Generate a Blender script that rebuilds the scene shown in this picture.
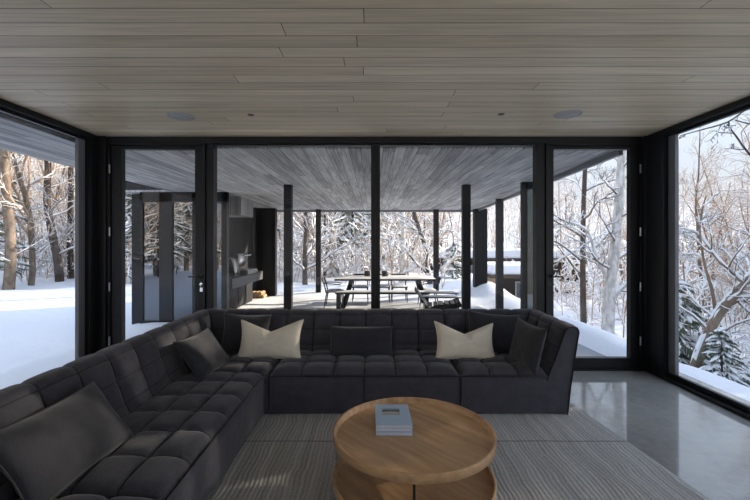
import bpy, math, random
import numpy as np
from mathutils import Vector, Matrix

S = bpy.context.scene
COL = S.collection
PI = math.pi
for o in list(bpy.data.objects):
    bpy.data.objects.remove(o)

# ------------------------------------------------------------------ camera, sky, sun, exposure
EYE = 1.5
cam_d = bpy.data.cameras.new('camera')
cam = bpy.data.objects.new('camera', cam_d)
COL.objects.link(cam)
cam.location = (0, 0, EYE)
cam.rotation_euler = (PI / 2, 0, 0)
cam_d.sensor_width = 36
cam_d.lens = 400 / 750 * 36
cam_d.shift_x = 3 / 750
cam_d.shift_y = -8 / 750
cam_d.clip_end = 400
S.camera = cam

S.view_settings.view_transform = 'Standard'
S.view_settings.look = 'None'
S.view_settings.gamma = 1
S.view_settings.use_curve_mapping = False
S.view_settings.exposure = 1.15

w = bpy.data.worlds.new('winter_sky')
S.world = w
w.use_nodes = True
wn, wl = w.node_tree.nodes, w.node_tree.links
wn.clear()
w_out = wn.new('ShaderNodeOutputWorld')
w_bg = wn.new('ShaderNodeBackground')
w_tc = wn.new('ShaderNodeTexCoord')
w_sep = wn.new('ShaderNodeSeparateXYZ')
w_rmp = wn.new('ShaderNodeValToRGB')
wl.new(w_tc.outputs['Generated'], w_sep.inputs[0])
wl.new(w_sep.outputs['Z'], w_rmp.inputs[0])
cr = w_rmp.color_ramp
cr.elements[0].position = 0.0
cr.elements[0].color = (0.47, 0.42, 0.38, 1)
cr.elements[1].position = 1.0
cr.elements[1].color = (0.58, 0.70, 0.94, 1)
e = cr.elements.new(0.12); e.color = (0.385, 0.405, 0.44, 1)
e = cr.elements.new(0.28); e.color = (0.42, 0.48, 0.58, 1)
e = cr.elements.new(0.55); e.color = (0.50, 0.59, 0.76, 1)
wl.new(w_rmp.outputs[0], w_bg.inputs['Color'])
w_bg.inputs['Strength'].default_value = 1.02
wl.new(w_bg.outputs[0], w_out.inputs[0])

SUN_AZ, SUN_EL = math.radians(66), math.radians(19)
sun_d = bpy.data.lights.new('sun', 'SUN')
sun_d.energy = 5.0
sun_d.color = (1.0, 0.86, 0.69)
sun_d.angle = math.radians(0.8)
sun = bpy.data.objects.new('sun', sun_d)
COL.objects.link(sun)
sv = Vector((math.sin(SUN_AZ) * math.cos(SUN_EL), math.cos(SUN_AZ) * math.cos(SUN_EL), math.sin(SUN_EL)))
sun.rotation_euler = sv.to_track_quat('Z', 'Y').to_euler()
sun.location = sv * 60

# ------------------------------------------------------------------ helpers
def px(x, y, Y):
    """photo pixel at depth Y -> point"""
    return Vector(((x - 372) / 400 * Y, Y, EYE - (y - 242) / 400 * Y))

class M:
    def __init__(s):
        s.v, s.f = [], []
    def add(s, vs, fs):
        b = len(s.v)
        s.v += [tuple(p) for p in vs]
        s.f += [tuple(b + i for i in f) for f in fs]
        return s
    def box(s, x0, x1, y0, y1, z0, z1, mat=None):
        vs = [Vector((x, y, z)) for z in (z0, z1) for y in (y0, y1) for x in (x0, x1)]
        if mat is not None:
            vs = [mat @ p for p in vs]
        return s.add(vs, [(0, 2, 3, 1), (4, 5, 7, 6), (0, 1, 5, 4), (2, 6, 7, 3), (0, 4, 6, 2), (1, 3, 7, 5)])
    def bar(s, a, b, w, h, up=(0, 0, 1)):
        a, b = Vector(a), Vector(b)
        d = (b - a).normalized()
        x = d.cross(Vector(up))
        if x.length < 1e-4:
            x = d.cross(Vector((1, 0, 0)))
        x.normalize()
        u = x.cross(d)
        vs = [p + x * sx * w / 2 + u * su * h / 2 for p in (a, b) for su in (-1, 1) for sx in (-1, 1)]
        return s.add(vs, [(0, 2, 3, 1), (4, 5, 7, 6), (0, 1, 5, 4), (2, 6, 7, 3), (0, 4, 6, 2), (1, 3, 7, 5)])
    def tube(s, pts, rs, n=8, cap=True):
        pts = [Vector(p) for p in pts]
        if not hasattr(rs, '__len__'):
            rs = [rs] * len(pts)
        rings = []
        ref = None
        for i, p in enumerate(pts):
            d = (pts[min(i + 1, len(pts) - 1)] - pts[max(i - 1, 0)])
            d = d.normalized() if d.length > 1e-7 else Vector((0, 0, 1))
            if ref is None:
                ref = Vector((0, 0, 1)) if abs(d.z) < .9 else Vector((1, 0, 0))
            x = ref - d * ref.dot(d)
            if x.length < 1e-4:
                x = d.orthogonal()
            x.normalize()
            ref = x
            y = d.cross(x)
            rings.append([p + (x * math.cos(2 * PI * k / n) + y * math.sin(2 * PI * k / n)) * rs[i] for k in range(n)])
        vs = [q for r in rings for q in r]
        fs = [(i * n + k, i * n + (k + 1) % n, (i + 1) * n + (k + 1) % n, (i + 1) * n + k)
              for i in range(len(rings) - 1) for k in range(n)]
        if cap:
            fs.append(tuple(range(n - 1, -1, -1)))
            fs.append(tuple((len(rings) - 1) * n + k for k in range(n)))
        return s.add(vs, fs)
    def cyl(s, c, r, z0, z1, n=32, r2=None):
        c = Vector((c[0], c[1], 0))
        return s.tube([c + Vector((0, 0, z0)), c + Vector((0, 0, z1))], [r, r if r2 is None else r2], n)
    def lathe(s, prof, n=64, c=(0, 0, 0)):
        """closed profile [(r,z)...] revolved"""
        vs = [(c[0] + r * math.cos(2 * PI * k / n), c[1] + r * math.sin(2 * PI * k / n), c[2] + z) for r, z in prof for k in range(n)]
        m = len(prof)
        fs = [(i * n + k, i * n + (k + 1) % n, (i + 1) * n + (k + 1) % n, (i + 1) * n + k) for i in range(m - 1) for k in range(n)]
        return s.add(vs, fs)
    def grid(s, f, nu, nv, flip=False):
        vs = [f(i / nu, j / nv) for i in range(nu + 1) for j in range(nv + 1)]
        fs = []
        for i in range(nu):
            for j in range(nv):
                a = i * (nv + 1) + j
                q = (a, a + nv + 1, a + nv + 2, a + 1)
                fs.append(q[::-1] if flip else q)
        return s.add(vs, fs)
    def build(s, name, mat, parent=None, smooth=False, bevel=0, segs=2, loc=None, rot=None, auto=None):
        me = bpy.data.meshes.new(name)
        me.from_pydata(s.v, [], s.f)
        me.update()
        if smooth:
            me.polygons.foreach_set('use_smooth', [True] * len(me.polygons))
        me.materials.append(mat)
        o = bpy.data.objects.new(name, me)
        COL.objects.link(o)
        if parent is not None:
            o.parent = parent
        if loc is not None:
            o.location = loc
        if rot is not None:
            o.rotation_euler = rot
        if auto:
            me.polygons.foreach_set('use_smooth', [True] * len(me.polygons))
            me.set_sharp_from_angle(angle=math.radians(auto))
        if bevel:
            b = o.modifiers.new('bevel', 'BEVEL')
            b.width = bevel
            b.segments = segs
            b.limit_method = 'ANGLE'
            b.angle_limit = math.radians(40)
            me.polygons.foreach_set('use_smooth', [True] * len(me.polygons))
            me.set_sharp_from_angle(angle=math.radians(50))
        return o

def np_mesh(name, V, F, mat, parent=None, smooth=False):
    """V (n,3) array, F (m,k) array"""
    me = bpy.data.meshes.new(name)
    V = np.asarray(V, dtype=np.float32)
    F = np.asarray(F, dtype=np.int32)
    k = F.shape[1]
    me.vertices.add(len(V)); me.vertices.foreach_set('co', V.ravel())
    me.loops.add(F.size); me.loops.foreach_set('vertex_index', F.ravel())
    me.polygons.add(len(F)); me.polygons.foreach_set('loop_start', np.arange(0, F.size, k, dtype=np.int32))
    me.update(calc_edges=True)
    if smooth:
        me.polygons.foreach_set('use_smooth', [True] * len(me.polygons))
    me.materials.append(mat)
    o = bpy.data.objects.new(name, me)
    COL.objects.link(o)
    if parent is not None:
        o.parent = parent
    return o

def tag(o, label=None, cat=None, group=None, kind=None):
    if label: o['label'] = label
    if cat: o['category'] = cat
    if group: o['group'] = group
    if kind: o['kind'] = kind
    return o

def empty(name, loc=(0, 0, 0), rz=0):
    o = bpy.data.objects.new(name, None)
    COL.objects.link(o)
    o.location = loc
    o.rotation_euler = (0, 0, rz)
    o.empty_display_size = .1
    return o

def dup(root):
    r = root.copy()
    COL.objects.link(r)
    for ch in list(root.children):
        c = ch.copy()
        COL.objects.link(c)
        c.parent = r
        for g in list(ch.children):
            d = g.copy()
            COL.objects.link(d)
            d.parent = c
    return r

# ------------------------------------------------------------------ materials
class NT:
    def __init__(s, name):
        s.m = bpy.data.materials.new(name)
        s.m.use_nodes = True
        s.t = s.m.node_tree
        s.t.nodes.clear()
        s.out = s.n('ShaderNodeOutputMaterial')
        s.tc = s.n('ShaderNodeTexCoord')
    def n(s, kind, ins=None, **kw):
        nd = s.t.nodes.new(kind)
        for k, v in kw.items():
            setattr(nd, k, v)
        for k, v in (ins or {}).items():
            if hasattr(v, 'is_output'):
                s.t.links.new(v, nd.inputs[k])
            else:
                nd.inputs[k].default_value = v
        return nd
    def obj(s, scale=(1, 1, 1), rot=(0, 0, 0), loc=(0, 0, 0)):
        return s.n('ShaderNodeMapping', {0: s.tc.outputs['Object'], 'Scale': scale, 'Rotation': rot, 'Location': loc}).outputs[0]
    def noise(s, vec, scale, detail=4, rough=.5, out=0):
        return s.n('ShaderNodeTexNoise', {'Vector': vec, 'Scale': scale, 'Detail': detail, 'Roughness': rough}).outputs[out]
    def ramp(s, fac, stops, interp='LINEAR'):
        nd = s.n('ShaderNodeValToRGB', {0: fac})
        c = nd.color_ramp
        c.interpolation = interp
        c.elements[0].position, c.elements[0].color = stops[0][0], (*stops[0][1], 1)
        c.elements[1].position, c.elements[1].color = stops[-1][0], (*stops[-1][1], 1)
        for p, col in stops[1:-1]:
            c.elements.new(p).color = (*col, 1)
        return nd.outputs[0]
    def mix(s, fac, a, b, blend='MIX'):
        nd = s.n('ShaderNodeMix', data_type='RGBA', blend_type=blend)
        for i, v in ((0, fac), (6, a), (7, b)):
            if hasattr(v, 'is_output'): s.t.links.new(v, nd.inputs[i])
            else: nd.inputs[i].default_value = v if i == 0 or len(v) == 4 else (*v, 1)
        return nd.outputs[2]
    def math(s, op, a, b=0, c=None):
        nd = s.n('ShaderNodeMath', operation=op)
        for i, v in enumerate((a, b) if c is None else (a, b, c)):
            if hasattr(v, 'is_output'): s.t.links.new(v, nd.inputs[i])
            else: nd.inputs[i].default_value = v
        return nd.outputs[0]
    def bump(s, h, strength=.3, dist=.01):
        return s.n('ShaderNodeBump', {'Height': h, 'Strength': strength, 'Distance': dist}).outputs[0]
    def pbr(s, col, rough=.5, normal=None, **kw):
        ins = {'Base Color': col if hasattr(col, 'is_output') else (*col, 1), 'Roughness': rough}
        if normal is not None: ins['Normal'] = normal
        ins.update(kw)
        b = s.n('ShaderNodeBsdfPrincipled', ins)
        s.t.links.new(b.outputs[0], s.out.inputs[0])
        return s.m

def simple(name, col, rough=.5, var=.12, scale=8, bump=0, metal=0, **kw):
    t = NT(name)
    v = t.obj()
    f = t.noise(v, scale)
    c = t.mix(f, tuple(x * (1 - var) for x in col), tuple(min(1, x * (1 + var)) for x in col))
    nb = t.bump(t.noise(v, scale * 6), bump) if bump else None
    return t.pbr(c, rough, nb, Metallic=metal, **kw)

def plank_mat(name, along, pitch, length, cols, rough, gap=.03, grain=1.0, gapcol=(.02, .015, .01), spec=.3):
    """boards running along axis 'x' or 'y' (object coordinates)"""
    t = NT(name)
    sep = t.n('ShaderNodeSeparateXYZ', {0: t.tc.outputs['Object']})
    a, b = (sep.outputs[0], sep.outputs[1]) if along == 'x' else (sep.outputs[1], sep.outputs[0])
    row = t.math('DIVIDE', b, pitch)
    rid = t.math('FLOOR', row)
    rf = t.math('FRACT', row)
    off = t.n('ShaderNodeTexWhiteNoise', {'W': rid}, noise_dimensions='1D').outputs[0]
    lpos = t.math('ADD', t.math('DIVIDE', a, length), t.math('MULTIPLY', off, 7.3))
    lid = t.math('FLOOR', lpos)
    lf = t.math('FRACT', lpos)
    cid = t.n('ShaderNodeCombineXYZ', {0: rid, 1: lid, 2: 0.0}).outputs[0]
    rnd = t.n('ShaderNodeTexWhiteNoise', {'Vector': cid}, noise_dimensions='3D').outputs[0]
    base = t.ramp(rnd, [(i / (len(cols) - 1), c) for i, c in enumerate(cols)])
    gv = t.n('ShaderNodeCombineXYZ', {0: t.math('MULTIPLY', a, 1.2), 1: t.math('MULTIPLY', b, 45.0), 2: t.math('MULTIPLY', rnd, 31.0)}).outputs[0]
    g1 = t.noise(gv, 1.3, 6, .6)
    gv2 = t.n('ShaderNodeCombineXYZ', {0: t.math('MULTIPLY', a, .8), 1: t.math('MULTIPLY', b, 9.0), 2: t.math('MULTIPLY', rnd, 17.0)}).outputs[0]
    g2 = t.noise(gv2, 1.1, 3, .6)
    g = t.ramp(t.math('ADD', t.math('MULTIPLY', g1, .6), t.math('MULTIPLY', g2, .4)),
               [(.35, (1 - .32 * grain,) * 3), (.62, (1 + .12 * grain,) * 3)])
    c = t.mix(1.0, base, g, 'MULTIPLY')
    edge = t.math('MINIMUM', rf, t.math('SUBTRACT', 1.0, rf))
    e1 = t.math('LESS_THAN', edge, gap / 2 / pitch * .1)
    le = t.math('MINIMUM', lf, t.math('SUBTRACT', 1.0, lf))
    e2 = t.math('LESS_THAN', le, .0022 / length)
    em = t.math('MAXIMUM', e1, e2)
    c = t.mix(em, c, (*gapcol, 1))
    h = t.math('SUBTRACT', t.math('MULTIPLY', g1, .2), em)
    return t.pbr(c, rough, t.bump(h, .35, .004), **{'Specular IOR Level': spec})

m_ceil = plank_mat('pale_ceiling_boards', 'x', .14, 3.4,
                   [(.49, .395, .265), (.62, .52, .37), (.55, .45, .31), (.68, .58, .42), (.57, .455, .32)], .5, gap=.05, grain=.8)
m_soffit = plank_mat('weathered_soffit_boards', 'y', .14, 2.6,
                     [(.29, .29, .29), (.43, .43, .43), (.54, .54, .535), (.36, .36, .36)], .6, gap=.06, grain=2.0)

t = NT('polished_concrete')
v = t.obj()
c1 = t.noise(v, 1.3, 6, .6)
c2 = t.noise(v, 14, 5, .6)
cc = t.ramp(t.math('ADD', t.math('MULTIPLY', c1, .65), t.math('MULTIPLY', c2, .35)), [(.35, (.28, .28, .275)), (.5, (.36, .36, .35)), (.65, (.44, .435, .42))])
rr = t.math('MULTIPLY_ADD', c1, .10, .03)
m_floor = t.pbr(cc, rr, t.bump(t.noise(v, 3, 3), .03, .01), **{'Specular IOR Level': 1.0})

m_black = simple('black_window_frame', (.006, .007, .009), .42, .15, 3, **{'Specular IOR Level': .35})
m_blackmetal = simple('black_metal', (.012, .012, .013), .35, .1, 5)
m_post = simple('charcoal_post_paint', (.013, .0135, .015), .6, .2, 4, **{'Specular IOR Level': .25})
m_cab = simple('charcoal_cladding', (.014, .014, .016), .6, .25, 3, **{'Specular IOR Level': .25})
m_steel = simple('brushed_steel', (.55, .56, .57), .28, .1, 12, metal=1)
m_stone = simple('grey_concrete_counter', (.06, .06, .062), .6, .2, 6, bump=.1)
m_plaster = simple('grey_plaster', (.22, .21, .20), .8, .05, 2)
m_chrome = simple('satin_chrome', (.7, .7, .72), .2, .05, 6, metal=1)
m_white = simple('white_paint', (.32, .31, .30), .6, .04, 4)
m_niche_shade = simple('niche_shade_black', (.01, .01, .01), .8, .1, 8)

def glass_mat(name, tint=(.97, .98, .98), ior=1.21, extra=0.0):
    t = NT(name)
    r0 = ((ior - 1) / (ior + 1)) ** 2 + extra      # Schlick reflectance, the same on both faces of the pane
    fc = t.n('ShaderNodeLayerWeight', {'Blend': .5}).outputs['Facing']
    fr = t.math('MULTIPLY_ADD', t.math('POWER', fc, 5.0), 1 - r0, r0)
    wob = t.bump(t.noise(t.obj(), 1.2, 1), .02, .02)
    tr = t.n('ShaderNodeBsdfTransparent', {'Color': (*tint, 1)})
    gl = t.n('ShaderNodeBsdfGlossy', {'Color': (.9, .93, 1, 1), 'Roughness': 0.0, 'Normal': wob})
    mx = t.n('ShaderNodeMixShader', {0: fr, 1: tr.outputs[0], 2: gl.outputs[0]})
    t.t.links.new(mx.outputs[0], t.out.inputs[0])
    return t.m
m_glass = glass_mat('clear_glazing')
m_glass_green = glass_mat('foliage_reflection_glazing', (.10, .17, .15), 1.5, .03)  # green tint puts the reflected foliage into the glass colour
m_glass_dark = glass_mat('dark_reflective_glazing', (.25, .32, .38), 1.6, .12)

def fabric(name, a, b, scale=260, bump=.5, rough=.9, sheen=.25, quilt=False):
    t = NT(name)
    v = t.obj()
    n1 = t.noise(v, scale, 2, .6)
    n2 = t.noise(v, 9, 4, .6)
    wv = t.n('ShaderNodeTexWave', {'Vector': v, 'Scale': 120.0, 'Distortion': 2.5, 'Detail': 1.0}).outputs[1]
    f = t.math('ADD', t.math('MULTIPLY', n1, .7), t.math('MULTIPLY', n2, .3))
    c = t.ramp(f, [(.38, a), (.62, b)])
    h = t.math('ADD', n1, t.math('MULTIPLY', wv, .5))
    if quilt:       # stitched seams along the quilting, with groove shade darkened into the colour
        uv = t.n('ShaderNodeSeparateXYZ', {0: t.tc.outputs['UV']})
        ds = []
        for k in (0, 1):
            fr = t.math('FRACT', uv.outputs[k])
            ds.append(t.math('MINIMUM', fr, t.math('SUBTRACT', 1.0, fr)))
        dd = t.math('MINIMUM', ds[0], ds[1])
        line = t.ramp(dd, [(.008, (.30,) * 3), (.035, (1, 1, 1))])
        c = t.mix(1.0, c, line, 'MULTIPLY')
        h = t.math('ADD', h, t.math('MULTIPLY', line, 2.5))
    big = t.bump(t.noise(v, 7, 3, .6), .28, .02)
    nb = t.n('ShaderNodeBump', {'Height': h, 'Strength': bump * .5, 'Distance': .002, 'Normal': big}).outputs[0]
    return t.pbr(c, rough, nb, **{'Sheen Weight': sheen, 'Sheen Roughness': .5, 'Specular IOR Level': .2})
m_sofa = fabric('charcoal_woven_upholstery', (.036, .036, .048), (.078, .076, .094))
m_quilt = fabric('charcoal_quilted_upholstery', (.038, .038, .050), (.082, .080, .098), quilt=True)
m_sofa_pillow = fabric('charcoal_cushion_cloth', (.024, .025, .032), (.044, .045, .055), 320)
m_piping = fabric('dark_piping_cord', (.012, .012, .015), (.02, .02, .025))
m_cream = fabric('cream_linen', (.68, .63, .52), (.84, .78, .66), 300, .4, .9, .1)

# rug
t = NT('grey_braided_rug')
sep = t.n('ShaderNodeSeparateXYZ', {0: t.tc.outputs['Object']})
v = t.obj()
wob = t.noise(t.obj((1, 1, 1)), 2.2, 3, .5)
xx = t.math('ADD', sep.outputs[0], t.math('MULTIPLY', wob, .10))
vv = t.n('ShaderNodeCombineXYZ', {0: t.math('MULTIPLY', xx, 22.0), 1: t.math('MULTIPLY', sep.outputs[1], .55), 2: 0.0}).outputs[0]
st = t.noise(vv, 1.0, 4, .6)
saw = t.math('ABSOLUTE', t.math('SUBTRACT', t.math('FRACT', t.math('MULTIPLY', xx, 34.0)), .5))
cell = t.n('ShaderNodeCombineXYZ', {0: t.math('MULTIPLY', xx, 95.0), 1: t.math('MULTIPLY', sep.outputs[1], 40.0), 2: 0.0}).outputs[0]
fl = t.noise(cell, 1.0, 2, .7)
lines = t.ramp(saw, [(.0, (0.45,) * 3), (.20, (1, 1, 1))])
c = t.ramp(t.math('ADD', t.math('MULTIPLY', st, .6), t.math('MULTIPLY', fl, .4)), [(.34, (.34, .333, .322)), (.5, (.46, .452, .44)), (.64, (.58, .57, .555))])
c = t.mix(.55, c, lines, 'MULTIPLY')
seam = t.math('LESS_THAN', t.math('ABSOLUTE', t.math('SUBTRACT', t.math('FRACT', t.math('MULTIPLY_ADD', sep.outputs[1], .7, -1.59)), .5)), .005)
c = t.mix(seam, c, (.20, .20, .195, 1))
h = t.math('ADD', t.math('MULTIPLY', saw, 1.6), t.math('ADD', t.math('MULTIPLY', fl, .5), t.math('MULTIPLY', st, .6)))
m_rug = t.pbr(c, .95, t.bump(h, .6, .006), **{'Specular IOR Level': .1})

# oak
def oak(name, k=1.0):
    t = NT(name)
    rot_ = t.obj((1, 1, 1), (0, 0, math.radians(48)))
    def sc(a, b): return t.n('ShaderNodeMapping', {0: rot_, 'Scale': (a, b, b)}).outputs[0]
    v = sc(1.6, 16)
    g = t.noise(v, 1.6, 7, .62)
    g2 = t.noise(sc(1.0, 5), 1.3, 3, .5)
    f = t.math('ADD', t.math('MULTIPLY', g, .55), t.math('MULTIPLY', g2, .45))
    c = t.ramp(f, [(.3, (.22 * k, .125 * k, .060 * k)), (.5, (.37 * k, .225 * k, .115 * k)), (.68, (.48 * k, .31 * k, .165 * k))])
    st = t.n('ShaderNodeSeparateXYZ', {0: rot_})
    rid = t.math('FLOOR', t.math('DIVIDE', st.outputs[1], .13))
    r = t.n('ShaderNodeTexWhiteNoise', {'W': rid}, noise_dimensions='1D').outputs[0]
    c = t.mix(1.0, c, t.ramp(r, [(0, (.86,) * 3), (1, (1.06,) * 3)]), 'MULTIPLY')
    return t.pbr(c, .38, t.bump(g, .06, .004))
m_oak = oak('oak_veneer', 1.5)
m_book_b = simple('pale_blue_book_cover', (.46, .60, .78), .45, .03, 3)
m_pages = simple('book_pages', (.68, .70, .76), .8, .12, 60)
t = NT('landscape_photo_print')
sp = t.n('ShaderNodeSeparateXYZ', {0: t.tc.outputs['Generated']})
ff = t.math('ADD', sp.outputs[1], t.math('MULTIPLY', t.math('SUBTRACT', t.noise(t.tc.outputs['Generated'], 4, 4), .5), .35))
m_print = t.pbr(t.ramp(ff, [(.15, (.42, .40, .38)), (.4, (.60, .58, .56)), (.52, (.12, .13, .14)), (.66, (.03, .035, .04)), (.72, (.18, .24, .30)), (1, (.35, .45, .55))]), .4)
m_bookt = simple('dark_cover_print', (.10, .16, .25), .5, .02)

# snow + bark
t = NT('snow')
v = t.obj()
sb = t.math('ADD', t.math('MULTIPLY', t.noise(v, .8, 5, .55), 1.0), t.math('MULTIPLY', t.noise(v, 9, 4, .6), .12))
m_snow = t.pbr((.78, .80, .84), .7, t.bump(sb, .5, .12), **{'Specular IOR Level': .2})
m_snow_light = simple('snow_on_branches', (.86, .88, .90), .8, .03, 3)

def bark(name, a, b, snow=.35, scale=6):
    t = NT(name)
    v = t.obj((1, 1, .4))
    c = t.ramp(t.noise(v, scale, 4, .6), [(.35, a), (.65, b)])
    geo = t.n('ShaderNodeNewGeometry')
    nz = t.n('ShaderNodeSeparateXYZ', {0: geo.outputs['Normal']}).outputs[2]
    k = t.math('ADD', nz, t.math('MULTIPLY', t.math('SUBTRACT', t.noise(t.obj(), 5, 3), .5), .8))
    f = t.math('GREATER_THAN', k, snow)
    return t.pbr(t.mix(f, c, (.85, .87, .9, 1)), .9, **{'Specular IOR Level': .1})
m_bark = bark('grey_brown_bark', (.14, .105, .08), (.30, .235, .18), .5)
m_bark_dark = bark('dark_bark', (.05, .04, .033), (.13, .10, .08))
m_twig = bark('tan_twigs', (.34, .22, .135), (.56, .40, .27), .55)
m_birch = bark('pale_birch_bark', (.35, .32, .29), (.75, .73, .70), .5, 9)
m_needle = simple('green_needles', (.09, .115, .075), .8, .5, 2)
m_shed = plank_mat('tan_shed_boards', 'x', .2, 5, [(.60, .42, .27), (.68, .49, .32), (.63, .45, .29)], .8, grain=.8)
m_log = simple('split_firewood', (.40, .26, .14), .85, .4, 14)

# ------------------------------------------------------------------ setting: ground
def smooth(a, b, x):
    t = min(1, max(0, (x - a) / (b - a)))
    return t * t * (3 - 2 * t)
def hash2(i, j):
    n = math.sin(i * 127.1 + j * 311.7) * 43758.5453
    return n - math.floor(n)
def vnoise(x, y):
    i, j = math.floor(x), math.floor(y)
    u, v = x - i, y - j
    u, v = u * u * (3 - 2 * u), v * v * (3 - 2 * v)
    a = hash2(i, j) * (1 - u) + hash2(i + 1, j) * u
    b = hash2(i, j + 1) * (1 - u) + hash2(i + 1, j + 1) * u
    return a * (1 - v) + b * v
DECK = -.285
def ground(x, y):
    n = (vnoise(x * .35 + 3, y * .35) - .5) * .5 + (vnoise(x * 1.3, y * 1.3) - .5) * .10
    # left lawn and beyond
    z = -.42 + .03 * max(0, y - 20) + n * .55 * smooth(0, 5, abs(x + 3) - 1.5 + max(0, y - 14))
    if y > 32: z += (y - 32) * .10
    z += smooth(-14, -40, x) * 3.0
    # right-hand ravine
    right = smooth(4.5, 8.0, x + max(0, y - 16) * -.10)
    zr = -2.1 + n * .8 - .02 * (x - 8) + .055 * max(0, y - 16) + .06 * max(0, x - 20)
    if y > 32: zr += (y - 32) * .08
    z = z * (1 - right) + zr * right
    # deck snow
    dz = DECK + (vnoise(x * 1.1, y * .9) - .5) * .07 + smooth(12.5, 14.5, y) * .06
    dz += .16 * smooth(3.1, 3.9, x) * (1 - smooth(4.2, 4.7, x)) * smooth(4.9, 6.5, y)
    dz += .22 * math.exp(-((x - 3.9) ** 2 / .5 + (y - 13.6) ** 2 / 1.2))
    m = (1 - smooth(4.25, 4.7, x)) * smooth(-5.6, -5.0, x) * (1 - smooth(14.4, 15.8, y))
    z = z * (1 - m) + dz * m
    if 1.3 < x < 3.95 and 4.0 < y < 8.6: z -= .16 * (1 - smooth(3.7, 3.95, x))
    if -3.6 < x < 3.55 and y < 5.0:
        z = min(z, -.5)
    return z
xs = np.unique(np.round(np.concatenate([np.arange(-90, -8, 1.5), np.arange(-8, 10, .22), np.arange(10, 95, 1.5)]), 3))
ys = np.unique(np.round(np.concatenate([np.arange(-14, 3, 1.0), np.arange(3, 17, .22), np.arange(17, 115, 1.5)]), 3))
V = [(x, y, ground(x, y)) for y in ys for x in xs]
nx = len(xs)
F = [(j * nx + i, j * nx + i + 1, (j + 1) * nx + i + 1, (j + 1) * nx + i) for j in range(len(ys) - 1) for i in range(nx - 1)]
g = np_mesh('ground', V, F, m_snow, smooth=True)
tag(g, kind='structure')

# ------------------------------------------------------------------ setting: room
XW, YW, ZC = 3.2, 4.72, 2.727
YB = -3.4
def struct(name, m, mat, **kw):
    return tag(m.build(name, mat, **kw), kind='structure')
struct('floor', M().box(-XW - .35, XW + .35, YB, YW + .12, -.35, 0), m_floor)
cl = struct('ceiling', M().box(-XW - .12, XW + .12, YB, YW - .05, ZC, ZC + .12), m_ceil)
struct('wall_back', M().box(-XW - .1, -3.0, YB - .15, YB, 0, ZC).box(3.0, XW + .1, YB - .15, YB, 0, ZC).box(-3.0, 3.0, YB - .15, YB, 0, .06).box(-3.0, 3.0, YB - .15, YB, 2.66, ZC), m_plaster)
w6 = empty('added_fill_window', (0, YB, 0)); tag(w6, kind='structure')  # unseen rear window, added to let more daylight onto the table
wf = M()
for a in (-3.0, -1.0, .94, 2.94):
    wf.box(a, a + .06, -.12, -.02, .06, 2.66)
wf.box(-3.0, 3.0, -.12, -.02, .06, .12).box(-3.0, 3.0, -.12, -.02, 2.60, 2.66)
struct('wall_left', M().box(-XW - .15, -XW, YB, -2.2, 0, ZC), m_plaster)
struct('wall_right', M().box(XW, XW + .15, YB, -2.2, 0, ZC), m_plaster)
struct('wall_left_cladding', M().box(-XW - .19, -XW - .15, YB, -2.2, -.4, ZC), m_cab)
struct('wall_right_cladding', M().box(XW + .15, XW + .19, YB, -2.2, -.4, ZC), m_cab)

def wx(p, Y=YW):
    return (p - 372) / 400 * Y
# corner posts and the deep black casings (trim)
# left corner: casing px 86..112 ; right corner px 640..664
struct('trim_1', M().box(-XW - .12, wx(111), YW - .10, YW + .10, 0, ZC).box(-XW - .12, -XW + .03, YW - .20, YW + .10, 0, ZC), m_black, bevel=.006)
struct('trim_2', M().box(wx(639), XW + .12, YW - .10, YW + .10, 0, ZC).box(XW - .03, XW + .12, YW - .34, YW + .10, 0, ZC), m_black, bevel=.006)
# top rail over the back wall
struct('trim_3', M().box(wx(111), wx(639), YW - .06, YW + .08, ZC - .075, ZC + .06), m_black, bevel=.004)
struct('trim_4', M().box(wx(213), wx(543), YW - .06, YW + .08, 0, .05), m_black)

wf.build('window_frame', m_black, w6)
M().box(-2.95, 2.95, -.075, -.067, .11, 2.61).build('glass_pane', m_glass, w6)
def pane(name, x0, x1, z0, z1, y, parent, mat=m_glass):
    return M().box(x0, x1, y, y + .008, z0, z1).build(name, mat, parent)

def fixed_window(name, x0, x1, fl, fr):
    r = empty(name, ((x0 + x1) / 2, YW, 0)); tag(r, kind='structure')
    c = (x0 + x1) / 2
    f = M().box(x0 - c, x0 - c + fl, -.05, .07, .05, ZC - .075).box(x1 - c - fr, x1 - c, -.05, .07, .05, ZC - .075)
    f.box(x0 - c + fl, x1 - c - fr, -.03, .05, .05, .09).box(x0 - c + fl, x1 - c - fr, -.03, .05, ZC - .095, ZC - .075)
    f.build('window_frame', m_black, r, bevel=.003)
    M().box(x0 - c + fl - .01, x1 - c - fr + .01, 0, .008, .08, ZC - .09).build('glass_pane', m_glass, r)
    return r
fixed_window('window_1', wx(208), wx(375.5), wx(215) - wx(208), wx(375.5) - wx(371))
fixed_window('window_2', wx(375.5), wx(543), wx(380) - wx(375.5), wx(543) - wx(535))

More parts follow.
